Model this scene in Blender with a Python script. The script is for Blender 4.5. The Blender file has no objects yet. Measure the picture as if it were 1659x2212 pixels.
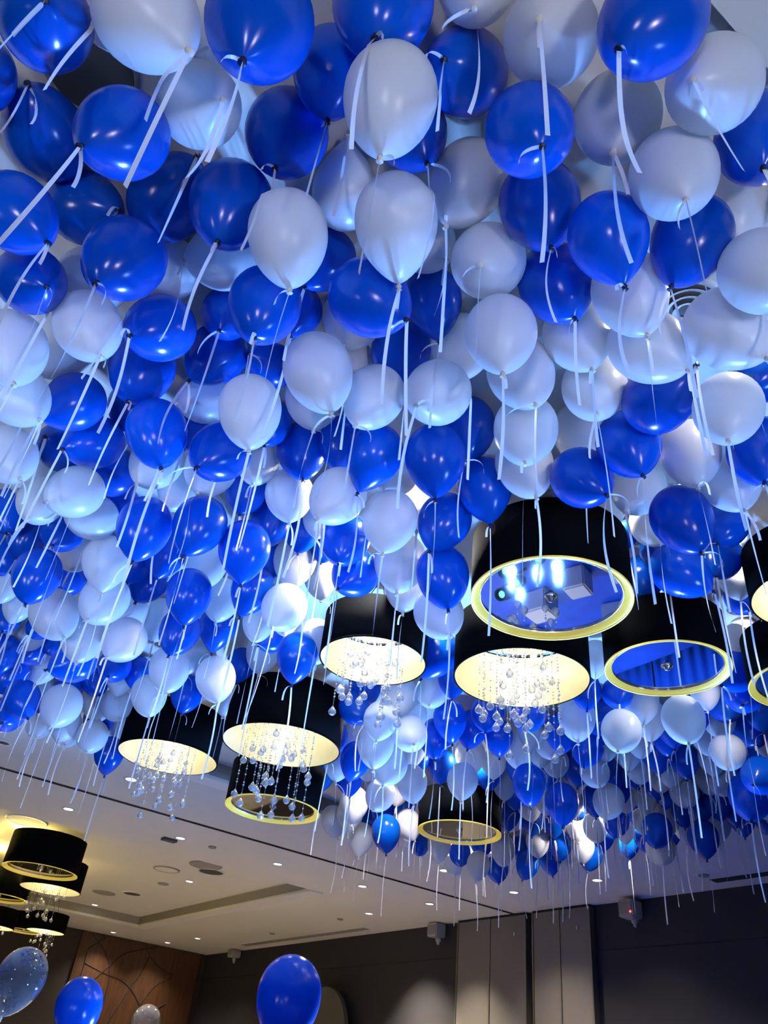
import bpy, bmesh, math, random
from mathutils import Vector, Matrix, Quaternion

random.seed(11)
scene = bpy.context.scene
COL = scene.collection
PI = math.pi

# ---------------------------------------------------------------- camera
IMG_W, IMG_H, FPX = 1659, 2212, 1712.0
CAM = Vector((0, 0, 1.55))
CR = Matrix(((0.790237498, -0.427482311, -0.439071259), (-0.605248345, -0.432323705, -0.668409048), (0.095912131, 0.793949047, -0.600371364)))
cd = bpy.data.cameras.new('camera')
cam = bpy.data.objects.new('camera', cd)
COL.objects.link(cam)
cam.matrix_world = Matrix.Translation(CAM) @ CR.to_4x4()
cd.sensor_fit = 'VERTICAL'
cd.sensor_height = 36.0
cd.lens = 36.0 * FPX / IMG_H
cd.clip_end = 100
scene.camera = cam
def project(p):
    c = CR.transposed() @ (Vector(p) - CAM)
    return IMG_W / 2 + FPX * c.x / -c.z, IMG_H / 2 - FPX * c.y / -c.z
def pray(px, py):
    return CR @ Vector((px - IMG_W / 2, IMG_H / 2 - py, -FPX)) / FPX
def at_z(px, py, z):
    d = pray(px, py); return CAM + d * ((z - CAM.z) / d.z)
def at_x(px, py, x):
    d = pray(px, py); return CAM + d * (x / d.x)
def at_y(px, py, y):
    d = pray(px, py); return CAM + d * (y / d.y)
def at_depth(px, py, depth):
    return CAM + pray(px, py) * depth

# ---------------------------------------------------------------- world, lights, exposure
w = bpy.data.worlds.new('world'); scene.world = w
w.use_nodes = True
w.node_tree.nodes['Background'].inputs[0].default_value = (0.25, 0.35, 0.6, 1)
w.node_tree.nodes['Background'].inputs[1].default_value = 0.02
vs = scene.view_settings
vs.view_transform = 'Standard'; vs.look = 'None'; vs.gamma = 1.0; vs.use_curve_mapping = False
vs.exposure = 0.4
cy = scene.cycles
cy.max_bounces = 5; cy.diffuse_bounces = 2; cy.glossy_bounces = 3; cy.transmission_bounces = 4; cy.transparent_max_bounces = 6
cy.use_light_tree = False
cy.caustics_reflective = False; cy.caustics_refractive = False

def lamp(name, kind, loc, energy, color, target=None, size=0.05, angle=1.2, blend=0.6):
    l = bpy.data.lights.new(name, kind)
    l.energy = energy; l.color = color
    l.shadow_soft_size = size
    if kind == 'SPOT':
        l.spot_size = angle; l.spot_blend = blend
    o = bpy.data.objects.new(name, l); COL.objects.link(o)
    o.location = loc
    if target is not None:
        o.rotation_euler = (Vector(target) - Vector(loc)).to_track_quat('-Z', 'Y').to_euler()
    return o

BLUE = (0.16, 0.39, 1.0)
LAV = (0.82, 0.84, 1.0)
WARM = (1.0, 0.80, 0.50)
WHITE = (1.0, 0.86, 0.64)
# blue stage wash fixtures standing on the floor ahead of the camera (the same cans are built further down)
PARS = [(5.46, 5.51), (5.67, 5.30), (5.72, 5.05), (5.90, 5.20), (5.65, 5.70), (5.87, 5.77), (5.97, 6.07)]
PAR_AIM = [(0.2, 2.4, 4.0), (1.6, 1.0, 4.0), (2.4, 1.4, 4.0), (3.2, 2.6, 4.0), (-0.4, 4.0, 4.0), (1.8, 4.2, 4.0), (0.6, 5.4, 4.0)]
for (x, y), t in zip(PARS, PAR_AIM):
    lamp('stage_wash_light', 'SPOT', (x, y, 0.50), 720, BLUE, t, 0.03, math.radians(62), 0.8)
for p, t, a in (((4.2, -0.8, 0.5), (2.3, 1.8, 4.0), 66), ((-2.2, 0.6, 0.5), (1.2, 5.2, 4.0), 52), ((3.4, 2.6, 0.4), (1.8, 7.9, 4.0), 50)):  # blue fill lamps added from the sides, without fixtures
    lamp('added_side_fill', 'SPOT', p, 330, (0.17, 0.41, 1.0), t, 0.08, math.radians(a), 0.8)
# added blue lamps brightening the stage floor and wall foot for the mirrors
lamp('added_stage_fill', 'SPOT', (5.2, 7.6, 2.6), 420, BLUE, (7.0, 5.6, 0), 0.15, math.radians(75), 0.7)
lamp('added_wall_foot_fill', 'SPOT', (7.6, 7.9, 0.9), 300, BLUE, (9.1, 6.4, 0.4), 0.1, math.radians(75), 0.8)
# added neutral fill lamps on the floor, out of view
for x, y, tx, ty in ((-2.6, -2.2, 0.0, 2.0), (0.6, -3.2, 1.0, 0.8), (-4.5, 1.5, 0.0, 4.0)):
    lamp('added_room_fill', 'SPOT', (x, y, 0.5), 230, LAV, (tx, ty, 4.0), 0.25, math.radians(58), 0.9)

# ---------------------------------------------------------------- materials
MATS = {}
def nmat(name):
    m = bpy.data.materials.new(name); m.use_nodes = True
    MATS[name] = m
    nt = m.node_tree
    return m, nt, nt.nodes['Principled BSDF']
def plain(name, col, rough=0.6, metal=0.0, spec=0.5, noise=0.0, nscale=20.0, bump=0.0, emit=None, estr=0.0, coat=0.0):
    m, nt, b = nmat(name)
    b.inputs['Base Color'].default_value = (*col, 1)
    b.inputs['Roughness'].default_value = rough
    b.inputs['Metallic'].default_value = metal
    b.inputs['Specular IOR Level'].default_value = spec
    b.inputs['Coat Weight'].default_value = coat
    if emit:
        b.inputs['Emission Color'].default_value = (*emit, 1)
        b.inputs['Emission Strength'].default_value = estr
    if noise or bump:
        tc = nt.nodes.new('ShaderNodeTexCoord')
        nz = nt.nodes.new('ShaderNodeTexNoise')
        nz.inputs['Scale'].default_value = nscale; nz.inputs['Detail'].default_value = 2
        nt.links.new(tc.outputs['Object'], nz.inputs['Vector'])
        if noise:
            mx = nt.nodes.new('ShaderNodeMix'); mx.data_type = 'RGBA'
            mx.inputs['A'].default_value = (*[c * (1 - noise) for c in col], 1)
            mx.inputs['B'].default_value = (*[min(1, c * (1 + noise)) for c in col], 1)
            nt.links.new(nz.outputs['Fac'], mx.inputs['Factor'])
            nt.links.new(mx.outputs['Result'], b.inputs['Base Color'])
        if bump:
            bp = nt.nodes.new('ShaderNodeBump'); bp.inputs['Strength'].default_value = bump; bp.inputs['Distance'].default_value = 0.01
            nt.links.new(nz.outputs['Fac'], bp.inputs['Height']); nt.links.new(bp.outputs['Normal'], b.inputs['Normal'])
    return m
def latex(name, col, tcol, rough, trans, var):
    """balloon skin: glossy latex, some light passes through the rubber"""
    m, nt, b = nmat(name)
    b.inputs['Roughness'].default_value = rough
    b.inputs['Specular IOR Level'].default_value = 0.5
    oi = nt.nodes.new('ShaderNodeObjectInfo')
    hsv = nt.nodes.new('ShaderNodeHueSaturation')
    mr = nt.nodes.new('ShaderNodeMapRange')
    mr.inputs['To Min'].default_value = 1 - var; mr.inputs['To Max'].default_value = 1 + var
    nt.links.new(oi.outputs['Random'], mr.inputs['Value'])
    nt.links.new(mr.outputs['Result'], hsv.inputs['Value'])
    hsv.inputs['Color'].default_value = (*col, 1)
    nt.links.new(hsv.outputs['Color'], b.inputs['Base Color'])
    tr = nt.nodes.new('ShaderNodeBsdfTranslucent'); tr.inputs['Color'].default_value = (*tcol, 1)
    mx = nt.nodes.new('ShaderNodeMixShader'); mx.inputs[0].default_value = trans
    out = nt.nodes['Material Output']
    nt.links.new(b.outputs[0], mx.inputs[1]); nt.links.new(tr.outputs[0], mx.inputs[2])
    nt.links.new(mx.outputs[0], out.inputs['Surface'])
    return m
latex('blue_latex', (0.001, 0.10, 0.60), (0.0, 0.16, 1.0), 0.20, 0.20, 0.25)
latex('white_latex', (0.84, 0.85, 0.88), (0.95, 0.95, 0.95), 0.30, 0.30, 0.04)
plain('blue_knot_rubber', (0.002, 0.006, 0.06), 0.4)
plain('white_knot_rubber', (0.72, 0.66, 0.55), 0.5)
m, nt, b = nmat('satin_ribbon')
b.inputs['Base Color'].default_value = (0.88, 0.89, 0.92, 1); b.inputs['Roughness'].default_value = 0.3
tr = nt.nodes.new('ShaderNodeBsdfTranslucent'); tr.inputs['Color'].default_value = (0.95, 0.95, 0.97, 1)
mx = nt.nodes.new('ShaderNodeMixShader'); mx.inputs[0].default_value = 0.3
nt.links.new(b.outputs[0], mx.inputs[1]); nt.links.new(tr.outputs[0], mx.inputs[2]); nt.links.new(mx.outputs[0], nt.nodes['Material Output'].inputs['Surface'])
m, nt, b = nmat('clear_film')
gl = nt.nodes.new('ShaderNodeBsdfGlossy'); gl.inputs['Roughness'].default_value = 0.03; gl.inputs['Color'].default_value = (1, 1, 1, 1)
tp = nt.nodes.new('ShaderNodeBsdfTransparent'); tp.inputs['Color'].default_value = (0.90, 0.92, 0.96, 1)
df = nt.nodes.new('ShaderNodeBsdfDiffuse'); df.inputs['Color'].default_value = (0.75, 0.78, 0.85, 1)
lw = nt.nodes.new('ShaderNodeLayerWeight'); lw.inputs['Blend'].default_value = 0.35
m1 = nt.nodes.new('ShaderNodeMixShader'); m2 = nt.nodes.new('ShaderNodeMixShader')
m1.inputs[0].default_value = 0.07
nt.links.new(tp.outputs[0], m1.inputs[1]); nt.links.new(df.outputs[0], m1.inputs[2])
nt.links.new(lw.outputs['Facing'], m2.inputs[0]); nt.links.new(m1.outputs[0], m2.inputs[1]); nt.links.new(gl.outputs[0], m2.inputs[2])
ml = nt.nodes.new('ShaderNodeMath'); ml.operation = 'MULTIPLY'; ml.inputs[1].default_value = 0.8
nt.links.new(lw.outputs['Facing'], ml.inputs[0]); nt.links.new(ml.outputs[0], m2.inputs[0])
nt.links.new(m2.outputs[0], nt.nodes['Material Output'].inputs['Surface'])
plain('black_fabric', (0.002, 0.0025, 0.0035), 0.9, spec=0.04, bump=0.15, nscale=260)
plain('gold_liner', (0.84, 0.76, 0.48), 0.42, metal=0.35, noise=0.12, nscale=9)
plain('gold_lip', (0.86, 0.68, 0.10), 0.4, metal=0.3, noise=0.12, nscale=7, emit=(1.0, 0.74, 0.09), estr=0.24)  # faint emission put into the gold so the lip looks lit
plain('mirror_glass', (0.80, 0.86, 0.95), 0.015, metal=1.0)
plain('darkened_mirror', (0.42, 0.40, 0.36), 0.03, metal=1.0)  # dull beige reflection put into the mirror tint
plain('dark_metal', (0.02, 0.02, 0.022), 0.4, metal=0.6)
plain('chrome', (0.8, 0.8, 0.82), 0.12, metal=1.0)
m, nt, b = nmat('crystal_glass')
gl = nt.nodes.new('ShaderNodeBsdfGlossy'); gl.inputs['Roughness'].default_value = 0.04
tp = nt.nodes.new('ShaderNodeBsdfTransparent'); tp.inputs['Color'].default_value = (0.86, 0.88, 0.92, 1)
df = nt.nodes.new('ShaderNodeBsdfDiffuse'); df.inputs['Color'].default_value = (0.9, 0.92, 0.95, 1)
lw = nt.nodes.new('ShaderNodeLayerWeight'); lw.inputs['Blend'].default_value = 0.45
m1 = nt.nodes.new('ShaderNodeMixShader'); m2 = nt.nodes.new('ShaderNodeMixShader'); m1.inputs[0].default_value = 0.30
nt.links.new(tp.outputs[0], m1.inputs[1]); nt.links.new(df.outputs[0], m1.inputs[2])
nt.links.new(lw.outputs['Facing'], m2.inputs[0]); nt.links.new(m1.outputs[0], m2.inputs[1]); nt.links.new(gl.outputs[0], m2.inputs[2])
nt.links.new(m2.outputs[0], nt.nodes['Material Output'].inputs['Surface'])
plain('lamp_bulb', (1, 0.9, 0.7), 0.4, emit=(1, 0.82, 0.5), estr=14.0)
plain('downlight_lens', (1, 0.95, 0.85), 0.4, emit=(1, 0.93, 0.78), estr=9.0)
plain('led_lens_blue', (0.3, 0.7, 1), 0.3, emit=(0.03, 0.55, 1.0), estr=7.0)
plain('red_led', (1, 0.1, 0.1), 0.3, emit=(1, 0.05, 0.04), estr=6.0)
plain('ceiling_paint', (0.74, 0.71, 0.63), 0.9, noise=0.03, nscale=3, bump=0.03)
plain('ceiling_groove', (0.03, 0.03, 0.03), 0.8)
plain('white_trim', (0.82, 0.80, 0.76), 0.5)
plain('grille_grey', (0.30, 0.28, 0.25), 0.7, bump=0.4, nscale=150)
plain('grille_dark', (0.05, 0.055, 0.055), 0.6)
plain('wall_dark', (0.020, 0.019, 0.026), 0.75, noise=0.12, nscale=2.5, bump=0.08)
plain('wall_brown', (0.032, 0.025, 0.021), 0.75, noise=0.15, nscale=2.5, bump=0.08)
plain('panel_greige', (0.17, 0.155, 0.145), 0.65, noise=0.05, nscale=40, bump=0.05)
plain('panel_edge', (0.20, 0.185, 0.17), 0.35, metal=0.7)
plain('black_gap', (0.006, 0.006, 0.007), 0.8)
plain('arch_fabric', (0.10, 0.095, 0.08), 0.8, noise=0.06, nscale=30)
plain('inlay_dark', (0.018, 0.012, 0.010), 0.6)
plain('box_grey', (0.42, 0.41, 0.39), 0.5)
plain('carpet', (0.34, 0.30, 0.27), 0.95, noise=0.35, nscale=4, bump=0.3)
plain('carpet_blue_bounce', (0.05, 0.10, 0.28), 0.95, noise=0.35, nscale=4, bump=0.3)  # near floor coloured blue to tint the light it bounces up
plain('stage_deck', (0.006, 0.06, 0.45), 0.5, noise=0.6, nscale=3)
plain('plinth_white', (0.45, 0.47, 0.55), 0.5)
m, nt, b = nmat('wood_veneer')
tc = nt.nodes.new('ShaderNodeTexCoord'); mp = nt.nodes.new('ShaderNodeMapping'); mp.inputs['Scale'].default_value = (3, 1, 0.4)
nz = nt.nodes.new('ShaderNodeTexNoise'); nz.inputs['Scale'].default_value = 6; nz.inputs['Detail'].default_value = 8
cr = nt.nodes.new('ShaderNodeValToRGB')
cr.color_ramp.elements[0].position = 0.3; cr.color_ramp.elements[0].color = (0.055, 0.022, 0.009, 1)
cr.color_ramp.elements[1].position = 0.72; cr.color_ramp.elements[1].color = (0.11, 0.046, 0.017, 1)
nt.links.new(tc.outputs['Object'], mp.inputs['Vector']); nt.links.new(mp.outputs[0], nz.inputs['Vector'])
nt.links.new(nz.outputs['Fac'], cr.inputs['Fac']); nt.links.new(cr.outputs['Color'], b.inputs['Base Color'])
b.inputs['Roughness'].default_value = 0.45

# ---------------------------------------------------------------- helpers
def mesh_of(bm, name, mats, smooth=False):
    me = bpy.data.meshes.new(name)
    bm.normal_update()
    bm.to_mesh(me); bm.free()
    for mm in (mats if isinstance(mats, (list, tuple)) else [mats]):
        me.materials.append(MATS[mm])
    if smooth:
        me.polygons.foreach_set('use_smooth', [True] * len(me.polygons))
    return me
def put(name, me, parent=None, loc=(0, 0, 0), rot=None, scale=None):
    o = bpy.data.objects.new(name, me); COL.objects.link(o)
    if parent: o.parent = parent
    o.location = loc
    if rot is not None:
        if isinstance(rot, Quaternion):
            o.rotation_mode = 'QUATERNION'; o.rotation_quaternion = rot
        else: o.rotation_euler = rot
    if scale is not None:
        o.scale = (scale,) * 3 if not hasattr(scale, '__len__') else scale
    return o
def tag(o, label=None, cat=None, group=None, kind=None):
    if label: o['label'] = label
    if cat: o['category'] = cat
    if group: o['group'] = group
    if kind: o['kind'] = kind
    return o
def root(name, loc, label, cat, group=None, rz=0.0):
    o = bpy.data.objects.new(name, None); COL.objects.link(o)
    o.empty_display_size = 0.05
    o.location = loc; o.rotation_euler = (0, 0, rz)
    return tag(o, label, cat, group)
def bx(bm, x0, x1, y0, y1, z0, z1, mi=0):
    v = [bm.verts.new((x, y, z)) for x in (x0, x1) for y in (y0, y1) for z in (z0, z1)]
    for q in ((0, 1, 3, 2), (4, 6, 7, 5), (0, 4, 5, 1), (2, 3, 7, 6), (0, 2, 6, 4), (1, 5, 7, 3)):
        f = bm.faces.new([v[i] for i in q]); f.material_index = mi
def quad(bm, pts, mi=0):
    f = bm.faces.new([bm.verts.new(p) for p in pts]); f.material_index = mi
def lathe(bm, prof, seg=32, close=False, mi=0, cx=0, cy=0):
    rings = []
    for r, z in prof:
        if r < 1e-6: rings.append([bm.verts.new((cx, cy, z))])
        else: rings.append([bm.verts.new((cx + r * math.cos(2 * PI * i / seg), cy + r * math.sin(2 * PI * i / seg), z)) for i in range(seg)])
    n = len(rings)
    for k in range(n if close else n - 1):
        a, c = rings[k], rings[(k + 1) % n]
        for i in range(seg):
            j = (i + 1) % seg
            if len(a) == 1 and len(c) == 1: continue
            if len(a) == 1: f = bm.faces.new((a[0], c[j], c[i]))
            elif len(c) == 1: f = bm.faces.new((a[i], a[j], c[0]))
            else: f = bm.faces.new((a[i], a[j], c[j], c[i]))
            f.material_index = mi
    return rings
def tube(bm, pts, r, seg=6):
    pts = [Vector(p) for p in pts]; prev = None
    for i, p in enumerate(pts):
        t = (pts[min(i + 1, len(pts) - 1)] - pts[max(i - 1, 0)]).normalized()
        a = Vector((0, 0, 1)) if abs(t.z) < 0.9 else Vector((1, 0, 0))
        u = t.cross(a).normalized(); v = t.cross(u)
        ring = [bm.verts.new(p + (u * math.cos(2 * PI * k / seg) + v * math.sin(2 * PI * k / seg)) * r) for k in range(seg)]
        if prev:
            for k in range(seg):
                bm.faces.new((prev[k], prev[(k + 1) % seg], ring[(k + 1) % seg], ring[k]))
        else: bm.faces.new(ring[::-1])
        prev = ring
    bm.faces.new(prev)
def boxmesh(name, x0, x1, y0, y1, z0, z1, mat, bevel=0.0):
    bm = bmesh.new(); bx(bm, x0, x1, y0, y1, z0, z1)
    if bevel: bmesh.ops.bevel(bm, geom=bm.edges[:], offset=bevel, segments=2, affect='EDGES')
    bmesh.ops.recalc_face_normals(bm, faces=bm.faces[:])
    return mesh_of(bm, name, mat)
def struct(o):
    o['kind'] = 'structure'; return o

# ---------------------------------------------------------------- room shell
X0, X1, Y0, Y1, ZC, ZK = -8.0, 9.1, -7.0, 19.0, 4.0, 4.16
CX0, CX1 = -7.0, 6.55
COF = [(0.30, 7.40), (10.70, 17.00)]
bm = bmesh.new()
bx(bm, X0 - .2, X1 + .2, 9.05, Y1 + .2, -0.2, 0); bx(bm, X0 - .2, X1 + .2, Y0 - .2, 9.05, -0.2, 0, 1)
struct(put('floor', mesh_of(bm, 'floor', ['carpet', 'carpet_blue_bounce'])))
bm = bmesh.new()
def cslab(x0, x1, y0, y1): bx(bm, x0, x1, y0, y1, ZC, ZC + 0.4)
cslab(X0, X1, Y0, COF[0][0]); cslab(X0, X1, COF[0][1], 9.02); cslab(X0, X1, 9.08, COF[1][0]); cslab(X0, X1, COF[1][1], Y1)
for (ya, yb) in COF:
    cslab(X0, CX0, ya, yb); cslab(CX1, X1, ya, yb)
    bx(bm, CX0, CX1, ya, yb, ZK, ZK + 0.24)
bx(bm, X0, X1, 9.02, 9.08, ZC + 0.06, ZC + 0.4, 1)
struct(put('ceiling', mesh_of(bm, 'ceiling', ['ceiling_paint', 'ceiling_groove'])))
# sliding-wall track: two dark rails lying in the ceiling groove
for k, y in enumerate((9.03, 9.07)):
    struct(put('trim_%d' % (k + 1), boxmesh('trim', X0, X1, y - 0.007, y + 0.007, ZC - 0.006, ZC + 0.06, 'dark_metal')))
# dark strips on the faces of both coffers, shade put into their colour
k = 2
for (ya, yb) in COF:
    for (a, c, d, e) in ((CX1 - 0.006, CX1, ya, yb), (CX0, CX1, yb - 0.006, yb)):
        k += 1
        struct(put('trim_%d' % k, boxmesh('trim', a, c, d, e, ZC + 0.025, ZK, 'grille_grey')))
    k += 1
    bm = bmesh.new()   # pale bead below the recess, set on the ceiling edge
    bx(bm, CX1, CX1 + 0.22, ya, yb + 0.22, ZC - 0.012, ZC)
    bx(bm, CX0, CX1, yb, yb + 0.22, ZC - 0.012, ZC)
    struct(put('trim_%d' % k, mesh_of(bm, 'trim', 'white_trim')))
struct(put('wall_right', boxmesh('wall_right', X1, X1 + 0.2, Y0, Y1, 0, ZC, 'wall_dark')))
struct(put('wall_far', boxmesh('wall_far', X0, X1 + 0.2, Y1, Y1 + 0.2, 0, ZC, 'wall_brown')))
struct(put('wall_left', boxmesh('wall_left', X0 - 0.2, X0, Y0, Y1 + 0.2, 0, ZC, 'wall_brown')))
struct(put('wall_back', boxmesh('wall_back', X0 - 0.2, X1 + 0.2, Y0 - 0.2, Y0, 0, ZC, 'wall_dark')))
# horizontal reveal line on the long wall
struct(put('trim_20', boxmesh('trim', X1 - 0.004, X1, Y0, 7.55, 3.455, 3.463, 'black_gap')))
struct(put('trim_21', boxmesh('trim', X1 - 0.004, X1, 10.35, Y1, 3.515, 3.523, 'black_gap')))
# dark slot diffusers at the wall-ceiling junction
for kk, (ya, yb) in enumerate(((12.3, 16.6), (3.2, 5.6))):
    struct(put('trim_%d' % (22 + kk), boxmesh('trim', X1 - 0.42, X1 - 0.28, ya, yb, ZC - 0.006, ZC + 0.001, 'grille_grey' if kk == 0 else 'black_gap')))

# ---------------------------------------------------------------- folding-wall panels on the long wall
def wall_panel(ya, yb, label, seams):
    r = root('folding_wall_panel', (X1 - 0.06, (ya + yb) / 2, 0), label, 'wall panel', 'stored folding wall panels')
    ys = [ya] + seams + [yb]; yc = (ya + yb) / 2
    for a, c in zip(ys[:-1], ys[1:]):
        put('leaf', boxmesh('leaf', -0.05, 0.05, a + 0.012 - yc, c - 0.012 - yc, 0.02, ZC - 0.03, 'panel_greige', 0.006), r)
    for y in ys:
        put('edge_strip', boxmesh('edge_strip', -0.058, 0.04, y - 0.011 - yc, y + 0.011 - yc, 0.02, ZC - 0.03, 'panel_edge'), r)
    put('head_rail', boxmesh('head_rail', -0.05, 0.05, ya - yc, yb - yc, ZC - 0.028, ZC - 0.004, 'black_gap'), r)
    put('latch', boxmesh('latch', -0.065, -0.05, ya - yc + (0.10 if ya > 8.8 else 0.2), ya - yc + (0.12 if ya > 8.8 else 0.22), ZC - 0.30, ZC - 0.25, 'chrome'), r)
wall_panel(8.80, 10.22, 'greige folding wall panel on the side of the gap towards the corner', [9.52])
wall_panel(7.64, 8.66, 'narrower greige folding wall panel between the dark gap and the blank dark wall', [8.17])
struct(put('trim_30', boxmesh('trim', X1 - 0.02, X1, 8.66, 8.80, 0, ZC, 'black_gap')))
r = root('arch_panel', (8.85, 13.45, 0), 'grey round-topped display panel standing against the dark wall', 'panel')
bm = bmesh.new()
pts = [(-0.72, 0), (0.72, 0)] + [(0.72 * math.cos(a * PI / 24), 2.46 + 0.72 * math.sin(a * PI / 24)) for a in range(25)]
f0 = [bm.verts.new((-0.04, y, z)) for y, z in pts]; f1 = [bm.verts.new((0.04, y, z)) for y, z in pts]
bm.faces.new(f0); bm.faces.new(f1[::-1])
for i in range(len(pts)):
    j = (i + 1) % len(pts); bm.faces.new((f0[i], f1[i], f1[j], f0[j]))
bmesh.ops.recalc_face_normals(bm, faces=bm.faces[:])
put('face', mesh_of(bm, 'face', 'arch_fabric'), r)
for s in (-1, 1): put('foot', boxmesh('foot', -0.2, 0.2, s * 0.5 - 0.03, s * 0.5 + 0.03, 0, 0.04, 'dark_metal'), r)

# ---------------------------------------------------------------- wood panel with inlaid curves on the far wall
r = root('inlaid_wood_panel', (7.45, Y1 - 0.02, 0), 'copper brown wood wall panel with crossing dark curved inlay lines', 'wall panel')
put('veneer', boxmesh('veneer', -1.30, 1.50, -0.03, 0.018, 0, ZC - 0.01, 'wood_veneer'), r)
CURVES = [[(183, 2080), (230, 2105), (262, 2117), (285, 2140), (300, 2168), (312, 2190)],
          [(196, 2122), (215, 2105), (235, 2087), (270, 2060), (320, 2049), (345, 2045)],
          [(200, 2019), (222, 2048), (236, 2085), (232, 2130), (215, 2190), (208, 2212)],
          [(190, 2050), (212, 2035), (230, 2024)],
          [(315, 2040), (322, 2062), (345, 2090), (375, 2106)],
          [(322, 2068), (300, 2110), (280, 2135), (245, 2190), (232, 2212)],
          [(372, 2112), (335, 2130), (308, 2165), (280, 2212)],
          [(357, 2168), (338, 2180), (325, 2200)],
          [(188, 2056), (180, 2090), (168, 2125), (158, 2160)]]
for c in CURVES:
    P = [at_y(px, py, Y1 - 0.055) - Vector((7.45, Y1 - 0.02, 0)) for px, py in c]
    dense = []
    for i in range(len(P) - 1):
        p0, p1, p2, p3 = P[max(i - 1, 0)], P[i], P[i + 1], P[min(i + 2, len(P) - 1)]
        for q in range(6):
            t = q / 6
            dense.append(0.5 * ((2 * p1) + (p2 - p0) * t + (2 * p0 - 5 * p1 + 4 * p2 - p3) * t * t + (3 * p1 - p0 - 3 * p2 + p3) * t ** 3))
    dense.append(P[-1])
    dense = [p for p in dense if p.z < ZC - 0.03]
    bm = bmesh.new(); tube(bm, dense, 0.012, 5)
    put('inlay', mesh_of(bm, 'inlay', 'inlay_dark', True), r)

# ---------------------------------------------------------------- ceiling fittings
bm = bmesh.new(); lathe(bm, [(0.072, 0.0), (0.075, -0.008), (0.055, -0.008), (0.052, -0.001)], 24)
RING = mesh_of(bm, 'trim_ring', 'white_trim', True)
bm = bmesh.new(); lathe(bm, [(0, -0.003), (0.053, -0.003)], 24)
LENS = mesh_of(bm, 'lens', 'downlight_lens')
bm = bmesh.new(); lathe(bm, [(0, -0.003), (0.053, -0.003)], 24)
LENSOFF = mesh_of(bm, 'lens', 'grille_dark')
def downlight(x, y, z, label, on=True, power=0, ang=115, group='recessed ceiling downlights', aim=None):
    r = root('ceiling_downlight', (x, y, z), label, 'downlight', group)
    put('trim_ring', RING, r); put('lens', LENS if on else LENSOFF, r)
    if power:
        lamp('downlight_beam', 'SPOT', (x, y, z - 0.03), power, WHITE, aim or (x, y, 0), 0.05, math.radians(ang), 1.0)
DL = [(283, 1683, 'lit downlight just below the drum lamp cut off by blue ribbons, above the track line', 1),
      (148, 1747, 'lit downlight over the twin far chandeliers, just past the track line', 1),
      (390, 1810, 'lit downlight beside the small dark ceiling vent', 1),
      (600, 1866, 'lit downlight midway along the ceiling track, under the black-mirrored drum', 1),
      (783, 1914, 'lit downlight near the coffer corner tip, beside the track line', 1),
      (245, 2014, 'lit downlight over the far wall next to the chandelier', 1),
      (427, 2027, 'lit downlight closest to where the far walls meet, on the long wall side', 1),
      (362, 2036, 'lit downlight over the wood panel close to the room corner', 1),
      (797, 1973, 'lit downlight above the dark wall between two wall boxes', 1),
      (928, 1952, 'lit downlight above the grey wall box beside the folding panels', 1),
      (1110, 1927, 'lit downlight straight above the folding panels and their dark gap', 1),
      (1290, 1901, 'lit downlight under the far corner of the balloon canopy', 1),
      (960, 1880, 'lit downlight half hidden by the last balloons over the track', 1),
      (8, 1604, 'unlit round ceiling fitting at the photo edge above the track line', 0)]
for px, py, lab, on in DL:
    p = at_z(px, py, ZC)
    aim = {797: (8.85, p.y - 0.2, 1.6), 928: (8.7, p.y + 0.1, 1.2)}.get(px)
    downlight(p.x, p.y, ZC, lab, bool(on), 370 * {1290: 0.25, 1110: 0.5, 797: 2.6, 928: 0.9, 960: 0.4, 362: 0.3, 245: 0.3, 427: 0.5}.get(px, 1.0) if on else 0, 78 if aim else 115, aim=aim)
for px, py, lab in ((410, 1910, 'lit downlight inside the far coffer beside the big round speaker'),
                    (293, 1940, 'lit downlight deep in the far coffer near the square hatch'),
                    (193, 1963, 'lit downlight in the far coffer closest to the chandelier')):
    p = at_z(px, py, 4.02); z = ZK
    y = min(p.y + 0.5, COF[1][1] - 0.25); x = min(p.x + 0.2, CX1 - 0.3)
    downlight(x, y, z, lab, True, 370)
for x, lab in ((-1.4, 'second from the corner'), (0.0, 'straight over the camera'), (1.4, 'beside the white ceiling corner'), (2.8, 'closest to the long wall')):  # unseen downlights added to light the low balloons
    downlight(x, -0.75, ZC, 'added unseen downlight on the lower ceiling behind the camera, ' + lab, True, 370 * 0.8, 90, 'added downlights behind the camera')
# downlights hidden among the canopy: they make the balloons in front of them glow
GL = [(1.83, 2.56, 2.6, 'brightest glow high above the crystal drums'), (2.15, 3.10, 2.6, 'white glow right over the highest crystal drum'), (3.97, 5.40, 2.8, 'white glow between the crystal drums and the brown-mirrored drum'),
      (1.98, 7.28, 2.0, 'white glow at the canopy end by bare ceiling'), (6.35, 5.40, 3.0, 'cream glow near the folding panels'), (6.30, 7.20, 2.0, 'small cream glow at the last balloons over the track'),
      (2.66, 1.98, 0.6, 'pale glow just behind the big mirrored drum top'), (4.20, 2.23, 0.8, 'cream glow beside the drums cut by the edge'), (3.40, 1.75, 0.5, 'faint glow over the smaller mirrored drum'),
      (6.30, 4.85, 2.2, 'cream glow above the blank dark wall'), (4.55, 5.05, 1.0, 'white glow under the crystal drum of the mirrored pair'), (1.97, 0.72, 0.5, 'pale blue glow near the slatted diffuser')]
for i, (x, y, pw, lab) in enumerate(GL):
    r = root('ceiling_downlight', (x, y, ZK), 'downlight behind balloons, seen as the ' + lab, 'downlight', 'downlights hidden in the balloon canopy')
    put('trim_ring', RING, r); put('lens', LENS, r)
    lamp('canopy_glow', 'SPOT', (x, y, ZK - 0.02), 40 * pw, (1.0, 0.93, 0.80), (x, y, 0), 0.04, math.radians(165), 0.3)
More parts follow.
